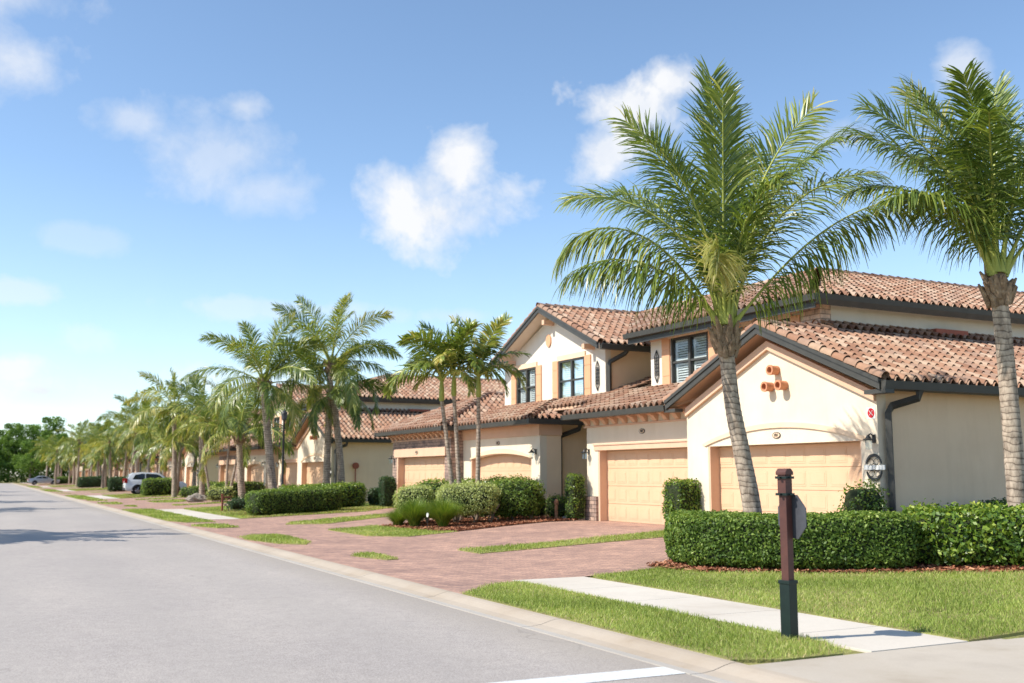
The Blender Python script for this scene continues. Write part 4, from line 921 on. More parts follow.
    w_ = MB(T); w_.box(X2 + .25, 36, 22.062, 22.3, 3.6, zt + .1); w_.split('upper_side_wall', M['white_wall'], root)
    s_ = MB(T); s_.box(X2 - .07, X2 - .002, 22.02, 22.82, 4.0, zt - .02); s_.box(X2 - .002, X2 + .35, 22.02, 22.06, 5.5, zt - .02); s_.build('stone_pilaster', M['pale_stone'], root)
    window(root, X2, *wins[0], sh=.42); window(root, X2, *wins[1], sh=.46)
    scroll_vent(root, X2, 30.2, 4.86, 6.02)
    f = MB(T); f.box(X2 - .05, X2 - .002, 22.84, 30.57, zt - .16, zt - .0); f.build('frieze', M['peach'], root)
    # ---- upper gable over C
    w_ = MB(T); cw = [(35.21, 37.24, 4.59, 6.31), (39.27, 41.05, 4.60, 6.27)]
    wall_holes(w_, X2, X2 + .25, 33.65, 42.3, 3.6, 6.6, cw); w_.build('upper_wall', M['white_wall'], root)
    w_ = MB(T); w_.prism([(33.65, 6.601), (37.75, 8.34), (42.3, 6.601)], (X2, X2 + .25)); w_.build('gable_wall', M['white_wall'], root)
    w_ = MB(T); w_.box(X2 + .25, 27, 33.652, 33.9, 3.6, 6.68); w_.box(X2 + .25, 27, 42.05, 42.298, 3.6, 6.68); w_.split('upper_side_wall', M['tan'], root)
    window(root, X2, *cw[0], sh=.46); window(root, X2, *cw[1], sh=.46); scroll_vent(root, X2, 34.2, 4.86, 6.04)
    r_ = MB(T); r_.prism([(38.1 + .21 * math.cos(a), 7.28 + .27 * math.sin(a)) for a in np.linspace(0, 2 * math.pi, 24, endpoint=False)], (X2 - .06, X2 - .002)); r_.build('gable_roundel', M['shutter'], root, bevel=.01)
    k_ = MB(T)   # brackets below the rakes
    for yy, zz in ((41.3, 6.72), (37.75, 8.1), (34.5, 6.72)): k_.box(X2 - .5, X2 - .002, yy - .1, yy + .1, zz - .2, zz)
    k_.split('rake_bracket', M['peach'], root)
    # ---- roofs
    rf = Roof(); ew = 18.7
    rf.plane([(18.62, 17.42), (33, 17.42), (33, 21.95), (X2, 21.95), (X2, 21.68), (18.62, 21.68)][:2] + [(33, 21.68), (18.62, 21.68)], (18.7, 17.42), (0, 1), sl_, 3.80, 1)
    rf.plane([(X2 - .05, 21.68), (33, 21.68), (33, 22.3), (X2 - .05, 22.3)], (18.7, 17.42), (0, 1), sl_, 3.92, 11)
    rf.plane([(18.62, 25.94), (18.62, 21.68), (X2 + .2, 21.68), (X2 + .2, 25.94)], (18.7, 25.94), (0, -1), sl_, 3.80, 2)
    ss = .34; z0 = 3.75
    rf.plane([(ew, 25.9), (ew, 32.35), (X2, 32.35), (X2, 23.85)], (ew, 30), (1, 0), ss, z0, 3)
    rf.plane([(20.1, 32.35), (20.1, 37), (24, 37), (24, 32.35)], (ew, 30), (1, 0), ss, z0, 4)
    rf.plane([(ew, 34.9), (ew, 42.6), (X2, 42.6), (X2, 37.5)], (ew, 40), (1, 0), ss, z0, 5)
    rf.plane([(ew, 34.9), (X2, 37.5), (X2 + .3, 37.5), (X2 + .3, 34.9)], (20, 34.9), (0, 1), ss, z0, 6)
    ys0, ys1, xs0 = 42.0, 50.4, 18.1; ym = (ys0 + ys1) / 2; hx = xs0 + (ym - ys0); sg = .43
    rf.plane([(xs0, ys0), (xs0, ys1), (hx, ym)], (xs0, 44), (1, 0), sg, z0, 7)
    rf.plane([(xs0, ys0), (hx, ym), (28, ym), (28, ys0)], (20, ys0), (0, 1), sg, z0, 8)
    rf.plane([(xs0, ys1), (hx, ym), (28, ym), (28, ys1)], (20, ys1), (0, -1), sg, z0, 9)
    uz = 6.70; us = .38; xe = X2 - .6; ye = 21.66
    rf.plane([(xe, ye), (xe, 31.2), (xe + 5.2, 38.2), (xe + 5.2, ye + 5.2)], (xe, 25), (1, 0), us, uz, 12)
    rf.plane([(xe, ye), (xe + 5.2, ye + 5.2), (38, ye + 5.2), (38, ye)], (25, ye), (0, 1), us, uz, 13)
    rf.plane([(xe + 5.2, ye + 5.2), (xe + 5.2, 42), (xe + 11, 42), (xe + 11, ye + 5.2)], (xe + 10.4, 30), (-1, 0), us, uz, 14)
    gs = .435; ge0, ge1 = 33.05, 42.45; gm = 37.75; 
    rf.plane([(X2 - .68, ge0), (X2 - .68, gm), (27, gm), (27, ge0)], (22, ge0), (0, 1), gs, 6.58, 15)
    rf.plane([(X2 - .68, ge1), (X2 - .68, gm), (27, gm), (27, ge1)], (22, ge1), (0, -1), gs, 6.58, 16)
    ro = rf.build(root, M['peach'])
    V = []; F = []; RN = []
    zA = 3.8 + sl_ * (21.68 - 17.42) + .06; zU = uz + us * 5.2 + .06; zC = 6.58 + gs * (gm - ge0) + .06; zD = z0 + sg * (ym - ys0) + .06
    for i, (a, b_) in enumerate([((18.55, 21.68, zA), (X2, 21.68, zA)), ((X2 - .1, 22.2, zA + .20), (33, 22.2, zA + .20)), ((xe - .02, ye - .02, uz + .07), (xe + 5.2, ye + 5.2, zU)), ((xe + 5.2, ye + 5.2, zU), (38, ye + 5.2, zU)), ((xe + 5.2, ye + 5.2, zU), (xe + 5.2, 42, zU)),
                       ((X2 - .75, gm, zC), (27, gm, zC)), ((xs0 - .02, ys0 - .02, z0 + .07), (hx, ym, zD)), ((xs0 - .02, ys1 + .02, z0 + .07), (hx, ym, zD)), ((hx, ym, zD), (28, ym, zD)), ((ew - .02, 34.88, z0 + .07), (X2, 37.5, z0 + ss * 2.6 + .07)),
                       ((18.66, 17.36, 3.86), (18.66, 21.68, zA + .0)), ((18.66, 26.0, 3.86), (18.66, 21.68, zA)), ((X2 - .64, ge0 - .05, 6.62), (X2 - .64, gm, zC)), ((X2 - .64, ge1 + .05, 6.62), (X2 - .64, gm, zC))]):
        v, f_, r_ = caps(a, b_, i); link('ridge_tiles', np_mesh('ridge_tiles', [T(q) for q in v], np.array(f_), M['tile'], r_), ro)
    # ---- gutters and rake boards
    g = MB(T)
    def gut_y(y, x0, x1, zb, s_=1): g.prism([(y - .0 * s_, zb - .02), (y - .13 * s_, zb + .0), (y - .16 * s_, zb + .19), (y - .0 * s_, zb + .19)], (x0, x1), 'x')
    def gut_x(x, y0, y1, zb): g.prism([(x, zb - .02), (x - .13, zb), (x - .16, zb + .17), (x, zb + .17)], (y0, y1), 'y')
    gut_y(17.42, 18.60, 33, 3.60); gut_x(18.68, 26.0, 32.35, 3.56); gut_x(18.68, 34.78, 42.0, 3.56)
    gut_y(34.9, 18.52, 21.2, 3.56); gut_x(18.08, 41.86, 50.5, 3.56); gut_y(42.0, 17.92, 18.66, 3.56); gut_y(50.4, 17.92, 28, 3.56, -1)
    gut_x(xe - .02, ye - .16, 31.25, 6.50); g.prism([(ye, 6.40), (ye - .05, 6.40), (ye - .12, 6.55), (ye - .15, 6.70), (ye, 6.70)], (xe - .02, 37), 'x'); gut_y(ge0, X2 - .62, 26, 6.36)
    g.split('gutter', M['gutter'], root); g = MB(T)
    for (xf, ya, za, yb, zb_) in ((18.55, 17.42, 3.80, 21.68, 3.80 + sl_ * 4.26), (18.55, 25.94, 3.80, 21.68, 3.80 + sl_ * 4.26), (X2 - .74, ge0, 6.58, gm, 6.58 + gs * (gm - ge0)), (X2 - .74, ge1, 6.58, gm, 6.58 + gs * (gm - ge1) * -1)):
        g.prism([(ya, za + .02), (yb, zb_ + .02), (yb, zb_ - .22), (ya, za - .22)], (xf, xf + .07), 'x')
        g.prism([(ya, za + .05), (yb, zb_ + .05), (yb, zb_ - .05), (ya, za - .05)], (xf - .035, xf - .002), 'x')
    g.box(xe + .02, xe + .06, ye + .02, 31.2, 6.30, 6.64); g.prism([(xe, 6.5), (xe + 1.6, 6.5 + .6), (xe + 1.6, 6.75 + .6), (xe, 6.75)], (31.2, 31.26), 'y')
    g.box(18.6, 18.9, 17.30, 17.95, 3.50, 3.60); g.box(18.6, 18.9, 25.5, 26.06, 3.50, 3.60)
    g.split('rake_board', M['gutter'], root)
    def pipe(pts): MB(T).tube(pts, .095, 4, sq=True).build('downpipe', M['gutter'], root, bevel=0)
    pipe([(19.80, 17.36, 3.6), (19.78, 17.40, 3.42), (19.32, 17.78, 3.24), (19.25, 17.84, 3.08), (19.25, 17.84, .02)])
    pipe([(20.9, 34.9, 3.6), (20.9, 35.0, 3.4), (20.45, 35.62, 3.15), (20.42, 35.66, 3.0), (20.42, 35.66, .02)])
    pipe([(21.95, 33.1, 6.38), (21.9, 33.2, 6.25), (21.46, 33.55, 5.95), (21.42, 33.57, 5.8), (21.42, 33.57, 4.6)])
    MB(T).prism([(25.6, 5.86), (27.0, 5.86), (27.0, 6.02), (25.6, 6.02)], (21.7, 22.0), 'y').build('ridge_vent', M['rust'], root)
    for a, b_ in ((25.5, 17.90),):
        MB(T).box(a, a + .12, b_ - .05, b_ + .05, 2.6, 2.9).build('meter_box', M['tan'], root)
    return root
house = make_house()
DESC = ['cream terracotta-roofed townhouse on the street corner, nearest the red-brown post', 'second cream townhouse along the street, behind the long clipped hedge and tall palm pair', 'third cream townhouse along the street, beyond the one behind the palm pair', 'fourth cream townhouse along the street, where the white car is parked before it',
        'fifth cream townhouse along the street, half hidden by palms', 'farthest cream townhouse, next to the dark wood at the street end']
for k in range(NB):
    h_ = house if k == 0 else copy_tree(house)
    h_.location = (16.405, 15.2575 + k * PER, 0.24)
    tag(h_, DESC[k], 'townhouse', 'townhouses along the street')
riser = MB(); riser.tube([(17.45, 52.02, .24), (17.45, 52.02, 1.95)], .035, 8); riser.prism([(17.45 + .17 * math.cos(a), 2.08 + .17 * math.sin(a)) for a in np.linspace(0, 2 * math.pi, 16, endpoint=False)], (51.93, 52.05), 'y')
ri = riser.build('standpipe', M['rust'], None)
tag(ri, 'rust-brown pipe with a round head against the shaded side wall', 'standpipe')

# ------------------------------------------------------------------ sign post at the corner
post = empty('sign_post', (7.14, 7.98, 0.0), R(10), label='red-brown square post with a green base sleeve and small sign, standing on the verge', cat='sign post')
MB().box(-.045, .045, -.045, .045, 0, 1.57).build('post', M['brown_post'], post, bevel=.008)
sl = MB(); sl.box(-.060, .060, -.060, .060, -.02, .56); sl.box(-.068, .068, -.068, .068, .54, .575); sl.build('base_sleeve', M['green_post'], post, bevel=.005)
cp = MB(); cp.box(-.051, .051, -.051, .051, 1.40, 1.60); cp.prism([(-.062, 1.6), (.062, 1.6), (.062, 1.63), (.03, 1.665), (-.03, 1.665), (-.062, 1.63)], (-.062, .062), 'y'); cp.build('post_cap', M['brown_post'], post, bevel=.006)
br_ = MB()
for z in (1.41, 1.575):
    br_.box(-.066, .066, -.066, .066, z - .012, z + .012)
    for s_ in (-1, 1): br_.box(s_ * .066, s_ * .095, -.012, .012, z - .008, z + .008) if s_ > 0 else br_.box(-.095, -.066, -.012, .012, z - .008, z + .008); 
    br_.box(-.012, .012, .066, .095, z - .008, z + .008); br_.box(-.012, .012, -.095, -.066, z - .008, z + .008)
br_.split('bracket', M['green_post'], post)
oc = [(.215 / math.cos(math.pi / 8) * math.cos(math.pi / 8 + i * math.pi / 4), 1.19 + .215 / math.cos(math.pi / 8) * math.sin(math.pi / 8 + i * math.pi / 4)) for i in range(8)]
sgo = MB().prism(oc, (.072, .080), 'x').build('octagon_sign', M['alu'], post); sgo.rotation_euler = (0, 0, R(-14))
rf_ = MB(); rf_.prism([(a * .97, 1.19 + (b_ - 1.19) * .97) for a, b_ in oc], (.0805, .0825), 'x'); rf_.build('sign_face', M['red'], sgo)

# ------------------------------------------------------------------ hedges and shrubs
HG = 'clipped hedges along the street'
hedge('hedge', [(11.55, 15.0), (11.05, 14.45), (11.0, 13.85), (11.35, 13.1), (12.0, 12.4), (13.0, 11.6)], 1.25, .84, M['hedge'], .058, 2300, jit=.02, e=.34, endr=.5, label='big dense clipped hedge curving behind the sign post', cat='hedge', group=HG)
hedge('hedge', [(13.3, 12.15), (13.75, 11.35), (14.5, 10.55), (15.6, 9.7), (17.4, 8.9)], 1.35, .83, M['bright_hedge'], .085, 1250, jit=.05, tilt=.9, e=.4, endr=.4, label='looser glossy yellow-green hedge at the right edge, beside the big clipped one', cat='hedge', group=HG)
hedge('hedge', [(17.9, 14.25), (19.6, 14.15)], .8, .82, M['dark_leaf'], .06, 900, label='dark clipped hedge against the blank side wall behind the glossy hedge', cat='hedge', group=HG)
for i, (x, y, w_, h_, nm) in enumerate([(16.75, 14.5, .5, .75, 'small leafy plant by the downpipe of the corner house'), (17.3, 14.4, .55, .72, 'low leafy plant at the side wall, right of the one by the downpipe')]):
    hedge('shrub', [(x - .25, y), (x + .25, y)], w_, h_, M['bright_hedge'], .09, 420, jit=.07, tilt=1.0, e=.9, endr=.24, z0=.1, label=nm, cat='shrub')
TG = 'clipped columns between the garage doors'
def topiary(x, y, w_, h_, label, mat='bright_hedge', name='topiary', e=.35, jit=.03, size=.07, dens=900):
    return hedge(name, [(x - w_ / 2, y), (x + w_ / 2, y)], w_, h_, M[mat], size, dens, jit=jit, e=e, endr=.12, label=label, cat='shrub', group=TG)
topiary(15.80, 21.45, .72, 1.22, 'square clipped column between the two nearest garage doors')
topiary(15.75, 15.35, .62, 1.12, 'loose upright shrub below the round wall emblem', e=.7, jit=.07)
topiary(16.1, 27.25, .5, 1.36, 'slim tall clipped column at the left side of the second garage', size=.06)
topiary(15.3, 41.35, .62, 1.25, 'dark clipped column at the corner of the stone-faced garage', 'dark_leaf')
topiary(15.9, 35.9, .55, .95, 'round bright bush between the stone garage and the arched garage', e=.9)
topiary(15.6, 43.6, .6, .75, 'small dark cube of a shrub left of the dark clipped column', 'dark_leaf')
hedge('hedge', [(15.5, 30.5), (15.95, 29.1)], .8, .68, M['dark_leaf'], .06, 800, label='low dark hedge in front of the recessed entry wall', cat='hedge', group=HG)
hedge('hedge', [(16.0, 28.6), (16.15, 27.9)], .6, .68, M['hedge'], .06, 800, label='short low hedge touching the slim clipped column', cat='hedge', group=HG)
hedge('shrub', [(11.1, 29.3), (12.1, 28.8)], 1.15, 1.12, M['silver_shrub'], .05, 1300, jit=.045, e=.5, endr=.4, z0=.32, stems=3, label='flat-topped grey-green bush, left one of the pair under the thin palms', cat='shrub')
hedge('shrub', [(12.1, 28.4), (13.6, 27.4)], 1.3, 1.14, M['silver_shrub'], .05, 1300, jit=.045, e=.5, endr=.5, z0=.34, stems=4, label='wide grey-green flat-topped bush on bare stems under the thin palms', cat='shrub')
hedge('shrub', [(13.75, 28.4), (15.1, 27.5)], 1.5, 1.22, M['hedge'], .07, 900, jit=.06, e=.75, endr=.6, z0=.22, stems=3, label='rounded dark green bush right of the grey-green ones', cat='shrub')
hedge('hedge', [(12.4, 31.0), (15.2, 29.6)], .9, 1.22, M['bright_hedge'], .07, 800, jit=.05, e=.6, label='yellow-green hedge behind the three thin palms', cat='hedge', group=HG)
def tuft(x, y, h_, n, label, spread=.45):
    root = empty('ornamental_grass', (x, y, gz(x, y)), label=label, cat='ornamental grass', group='arching grass tufts')
    V = []; F = []; rn = []
    for i in range(n):
        a = rng.uniform(0, 6.28); L = h_ * rng.uniform(.7, 1.15); o = rng.uniform(.2, 1) * spread; r0 = rng.uniform(0, .1); w_ = .008
        d = np.array([math.cos(a), math.sin(a), 0]); s_ = np.array([-math.sin(a), math.cos(a), 0]); b0 = len(V)
        for k in range(4):
            q = k / 3; p = d * (r0 + o * q ** 1.6) + np.array([0, 0, L * (q - .32 * q * q * (o / spread))]); ww = w_ * (1 - q * .9)
            V += [p - s_ * ww, p + s_ * ww]
        for k in range(3): F.append((b0 + 2 * k, b0 + 2 * k + 1, b0 + 2 * k + 3, b0 + 2 * k + 2)); rn.append(rng.uniform(.2, .95))
    link('blades', np_mesh('blades', V, np.array(F), M['bright_hedge'], rn), root); return root
tuft(11.15, 27.9, .85, 2200, 'left tuft of arching green grass before the grey-green bush', .75)
tuft(11.65, 27.0, .85, 2400, 'right tuft of arching green grass beside the white garden marker', .75)
tuft(11.0, 28.8, .55, 1200, 'smaller dry grass tuft behind the left arching tuft', .6)
mk = empty('garden_marker', (11.12, 26.85, gz(11.1, 26.8)), label='small round white marker on a stake among the grass tufts', cat='garden marker')
MB().tube([(0, 0, 0), (0, 0, .38)], .008, 6).build('stake', M['black'], mk)
dm = MB(); dm.prism([(.07 * math.cos(a), .40 + .06 * math.sin(a)) for a in np.linspace(0, 2 * math.pi, 18, endpoint=False)], (-.01, .01)); dm.build('disc', M['white_paint'], mk)
ob = empty('garden_bollard', (15.85, 27.95, .24), label='short orange-brown bollard beside the slim clipped column', cat='bollard')
MB().lathe([(.05, 0), (.05, .45), (.07, .46), (.07, .56), (.03, .62)], (0, 0, 0), 12).build('shaft', M['terracotta'], ob)

hedge('hedge', [(9.25, 40.2), (12.9, 40.7)], 1.35, .93, M['hedge'], .07, 900, jit=.03, label='long dark clipped hedge beside the second house, in front of the tall palms', cat='hedge', group=HG)
hedge('hedge', [(11.2, 43.6), (14.9, 43.3)], 1.5, .98, M['bright_hedge'], .08, 700, jit=.04, label='yellow-green hedge just behind the long dark hedge', cat='hedge', group=HG)
HL = [(10.5, 79.3, 12.9, 79.0, 2.3, 1.18, 'hedge', 'box-shaped hedge just in front of the white car'),
      (12.2, 71.3, 14.8, 67.6, 1.3, .62, 'hedge', 'low mounded hedge nearer than the white car'),
      (14.2, 75.0, 15.6, 73.0, 1.4, .8, 'bright_hedge', 'bright low hedge at the garage beyond the low mounded hedge'),
      (13.2, 63.4, 15.4, 63.0, 1.2, .9, 'bright_hedge', 'bright bush-like hedge left of the thin palms of the second house'),
      (12.4, 90.5, 14.8, 90.2, 1.2, .8, 'dark_leaf', 'dark low hedge directly behind the white car'),
      (10.5, 101.5, 14.0, 100.8, 1.8, 1.25, 'dark_leaf', 'long dark box hedge left of the white car'),
      (12.2, 108.0, 15.0, 107.6, 1.4, 1.0, 'bright_hedge', 'bright hedge behind the long dark box hedge'),
      (10.5, 134.5, 14.0, 134.0, 1.8, 1.2, 'dark_leaf', 'far dark box hedge halfway to the wood'),
      (11.5, 150.5, 15.0, 150.0, 1.8, 1.1, 'hedge', 'far green hedge beyond the far dark box hedge'),
      (10.8, 188.0, 14.6, 187.5, 1.8, 1.1, 'hedge', 'farthest hedge, near the wood at the street end')]
for x0, y0, x1, y1, w_, h_, mt, lb in HL:
    hedge('hedge', [(x0, y0), (x1, y1)], w_, h_, M[mt], .12, 260, jit=.05, label=lb, cat='hedge', group=HG)
hedge('shrub', [(9.55, 45.2), (10.4, 44.8)], .8, .55, M['dark_leaf'], .08, 500, jit=.09, tilt=1.1, e=.9, z0=.1, stems=3, label='scraggly dark bush beside the short red post', cat='shrub')
hedge('shrub', [(11.4, 59.4), (12.6, 58.8)], 1.1, .7, M['silver_shrub'], .09, 400, jit=.08, e=.9, label='low grey-green bush at the foot of the far thin palms', cat='shrub')
rp = empty('marker_post', (9.35, 45.6, gz(9.4, 45)), label='short rusty-red post with a crossbar at the lawn edge beside the long hedge', cat='post')
q_ = MB(); q_.box(-.035, .035, -.035, .035, 0, .72); q_.box(-.05, .05, -.05, .05, .72, .76); q_.build('shaft', M['rust'], rp)
q_ = MB(); q_.box(.035, .42, -.02, .02, .58, .66); q_.build('crossbar', M['rust'], rp)
def rock(x, y, s_, label):
    bm = bmesh.new(); bmesh.ops.create_icosphere(bm, subdivisions=3, radius=1); rr = random.Random(int(x * 100))
    for v in bm.verts:
        n_ = v.co.normalized(); v.co = n_ * (1 + .18 * math.sin(n_.x * 4.1 + 1) * math.cos(n_.y * 3.3) + .1 * math.sin(n_.z * 7 + n_.x * 5) + rr.uniform(-.02, .02)); v.co.x *= s_ * 1.4; v.co.y *= s_; v.co.z *= s_ * .75
    me = bpy.data.meshes.new('rock'); bm.to_mesh(me); bm.free(); me.materials.append(M['rock']); o = link('rock', me, None, label=label, category='rock'); o.location = (x, y, gz(x, y) + s_ * .4)
rock(10.9, 60.6, .38, 'pale rough boulder on the lawn left of the far thin palms')
rock(16.0, 27.55, .12, 'small stone at the foot of the stone plinth by the second garage')
rock(11.6, 62.3, .25, 'smaller pale stone behind the rough boulder')

# ------------------------------------------------------------------ street lamp
lp = empty('street_lamp', (11.45, 43.75, gz(11.5, 44)), label='thin black street lamp post rising behind the long dark hedge', cat='street lamp')
q_ = MB(); q_.lathe([(.13, 0), (.13, .25), (.085, .35), (.075, .9), (.055, 1.0), (.045, 3.75), (.06, 3.77), (.06, 3.8)], (0, 0, 0), 12); q_.build('pole', M['black'], lp, smooth=True)
q_ = MB(); q_.lathe([(.06, 3.8), (.11, 3.85), (.13, 4.1)], (0, 0, 0), 12); q_.build('lantern_glass', M['alu'], lp)
q_ = MB(); q_.lathe([(.16, 4.1), (.14, 4.14), (.05, 4.22), (.02, 4.3)], (0, 0, 0), 12); q_.build('lantern_cap', M['black'], lp)

# ------------------------------------------------------------------ palms
A_ = lambda deg: CAMR + R(deg)
h1 = [ # azimuth (0 = photo right, 90 = away), elevation at the base, length, droop
    (A_(110), 90, 4.75, 6, dict(hang=.5, vee=.15, ll=.20, ang=.62)),
    (A_(170), 83, 4.3, 40, dict(hang=.9, vee=.1, yellow=.1, ll=.21, ang=.8, roll=60)),
    (A_(170), 78, 4.0, 90, dict(hang=1.5, yellow=.1, ll=.25, ang=.9, roll=35)),
    (A_(15), 82, 4.7, 40, dict(hang=1.0, vee=.1, yellow=.25, ll=.20, ang=.8, roll=-60)),
    (A_(10), 74, 4.5, 74, dict(hang=1.4, vee=.1, yellow=.1, ll=.23, ang=.9, roll=-35)),
    (A_(-5), 50, 4.3, 56, dict(hang=2.2, vee=-.1, ll=.29, curl=2.2, petiole=.14)),
    (A_(178), 60, 3.9, 135, dict(hang=2.2, vee=-.05, yellow=.15, curl=2.3, ll=.29, petiole=.14)),
    (A_(190), 54, 3.3, 95, dict(hang=2.2, vee=-.1, ll=.33, petiole=.14)),
    (A_(255), 76, 2.5, 140, dict(hang=1.4, mat='frond_yellow', ll=.38, yellow=.2, curl=1.3, ang=.5, roll=40)),
    (A_(285), 80, 3.2, 85, dict(hang=1.4, ll=.26, ang=.7, roll=-30)),
    (A_(60), 80, 4.5, 50, dict(hang=1.1, ll=.22, ang=.8, roll=-35)),
    (A_(130), 76, 4.1, 66, dict(hang=1.4, ll=.24, roll=20)),
    (A_(225), 82, 3.9, 72, dict(hang=1.5, ll=.25, ang=.75, roll=30)),
    (A_(-40), 80, 3.9, 66, dict(hang=1.5, ll=.25, ang=.8, roll=-30)),
    (A_(262), 87, 4.1, 26, dict(hang=1.0, vee=.15, yellow=.12, ll=.20, ang=.6)),
]
coco_palm(12.10, 14.28, [(0, 0, -.1), (-.06, .03, .9), (-.2, .1, 1.9), (-.32, .16, 2.7), (-.40, .2, 3.72)], [.185, .160, .145, .135, .13], h1,
          'tall coconut palm before the nearest garage, right behind the big clipped hedge', seed=3, nl=104, lw=.031, bulge=1.0)
h2 = [
    (A_(150), 84, 3.7, 34, dict(hang=.8, vee=.15, yellow=.35, ll=.22, ang=.7, roll=40)),
    (A_(55), 86, 3.7, 24, dict(hang=.5, ang=.65, ll=.21)),
    (A_(172), 78, 3.7, 52, dict(hang=1.3, ll=.25, roll=50)),
    (A_(185), 72, 3.5, 66, dict(hang=1.6, ll=.28, roll=35)),
    (A_(183), 66, 3.1, 92, dict(hang=1.9, yellow=.1, ll=.31, roll=15)),
    (A_(205), 62, 2.8, 95, dict(hang=2.1, ll=.34)),
    (A_(215), 80, 3.6, 66, dict(hang=1.5, ll=.27, roll=40)),
    (A_(245), 80, 3.4, 92, dict(hang=1.6, ll=.27, roll=20)),
    (A_(290), 80, 3.4, 80, dict(hang=1.6, ll=.26, roll=-30)),
    (A_(20), 78, 3.9, 52, dict(hang=1.3, ll=.25, roll=-40)),
    (A_(-20), 68, 3.8, 78, dict(hang=1.6, ll=.27, roll=-30)),
    (A_(5), 54, 3.8, 76, dict(hang=2.0, ll=.29)),
    (A_(100), 76, 3.8, 66, dict(hang=1.4, ll=.26)),
    (A_(235), 82, 3.6, 62, dict(hang=1.0, ll=.22, ang=.7)),
]
coco_palm(15.27, 11.50, [(0, 0, -.1), (.0, .0, .7), (-.03, .01, 2.2), (-.06, .03, 3.6), (-.09, .05, 4.35)], [.195, .165, .150, .138, .132], h2,
          'tall coconut palm at the right edge, behind the looser glossy hedge', seed=9, nl=100, lw=.031, bulge=1.0)
coco_palm(12.17, 47.7, [(0, 0, 0), (-.2, .1, 1.6), (-.42, .2, 3.6), (-.6, .3, 5.5)], [.21, .19, .17, .15], rand_fronds(21, 20, 3.5, 96, 86, -14), 'coconut palm with a broad drooping crown, just left of the tall close-set palm pair', seed=21, nl=78, segs=3, lw=.038)
coco_palm(14.85, 48.6, [(0, 0, 0), (.02, 0, 2.2), (.05, 0, 4.2), (.1, .02, 6.5)], [.19, .17, .155, .15], rand_fronds(22, 20, 3.7, 92, 88, -14), 'left one of the tall close-set palm pair in front of the second house', seed=22, nl=78, segs=3, lw=.038)
coco_palm(15.55, 48.25, [(0, 0, 0), (-.1, .05, 1.8), (-.3, .1, 3.6), (-.5, .15, 5.1)], [.19, .17, .155, .14], rand_fronds(23, 13, 2.9, 92, 75, -16), 'right one of the tall close-set palm pair in front of the second house', seed=23, nl=78, segs=3, lw=.038)
coco_palm(12.4, 55.4, [(0, 0, 0), (-.1, .05, 1.2), (-.18, .1, 2.2), (-.25, .15, 3.3)], [.2, .18, .16, .15], rand_fronds(24, 15, 3.7, 104, 80, 4, yellow=.2), 'shorter yellowish coconut palm left of the broad drooping one', seed=24, nl=78, segs=3, lw=.038)

# thin palms with broad short leaves, three together
def thin_palm(x, y, pts, seed, label, nf=12, L=2.05, nl=34, parts=True):
    z0 = gz(x, y); root = empty('palm_tree', (x, y, z0), label=label, cat='palm tree', group='thin palms in threes')
    trunk_mesh(pts, [.095, .075, .065, .055], 10, seed).build('trunk', M['palm_bark'], root, smooth=True)
    top = Vector(pts[-1]); rr = random.Random(seed)
    MB().lathe([(.06, -.05), (.085, .0), (.08, .3), (.045, .7)], tuple(top), 10).build('crown_shaft', M['rachis'], root, smooth=True)
    for i in range(nf):
        k = i / (nf - 1); V, F, rn, mi = frond_mesh('frond', L * rr.uniform(.85, 1.1), 86 - 62 * k + rr.uniform(-6, 6), 42 + 70 * k, nl=nl, lw=.05, ll=.26, seed=seed * 50 + i, segs=3, hang=.5 + .9 * k, yellow=rr.choice([0, .1, .2, .35]), vee=.3, swirl=rr.uniform(-.08, .08), petiole=.2, roll=rr.uniform(-70, 70) * (1 - .5 * k))
        V = place(V, i * 2.4 + rr.uniform(-.3, .3), 0, (top.x, top.y, top.z + .62))
        link('frond', np_mesh('frond', V, F, [M['frond'], M['rachis']], rn, mat_idx=mi), root)
    return root
TP = [(13.06, 29.26, [(0, 0, 0), (-.11, .06, 1.1), (-.28, .14, 2.6), (-.42, .22, 3.75)], 'left one of the three thin palms, leaning left over the grey-green bushes'),
      (13.2, 29.19, [(0, 0, 0), (-.06, .03, 1.1), (-.14, .07, 2.6), (-.22, .12, 3.9)], 'middle one of the three thin palms above the grey-green bushes'),
      (13.63, 28.97, [(0, 0, 0), (.02, -.01, 1.1), (.03, -.02, 2.6), (.03, -.02, 3.85)], 'right one of the three thin palms, straightest, nearest the rounded green bush')]
for i, (x, y, p, lb) in enumerate(TP): thin_palm(x, y, p, 40 + i, lb, nf=11)
tp0 = [thin_palm(12.2, 62.6, [(0, 0, 0), (-.25, .1, 1.2), (-.45, .2, 2.4), (-.6, .3, 3.6)], 50, 'left leaning one of the far thin palms beyond the second house', nf=11),
       thin_palm(12.9, 62.0, [(0, 0, 0), (.02, 0, 1.2), (.05, 0, 2.4), (.1, 0, 3.7)], 51, 'upright one of the far thin palms beyond the second house', nf=11),
       thin_palm(13.0, 61.8, [(0, 0, 0), (.2, -.1, 1.2), (.4, -.2, 2.4), (.6, -.3, 3.3)], 52, 'right leaning one of the far thin palms beyond the second house', nf=11)]

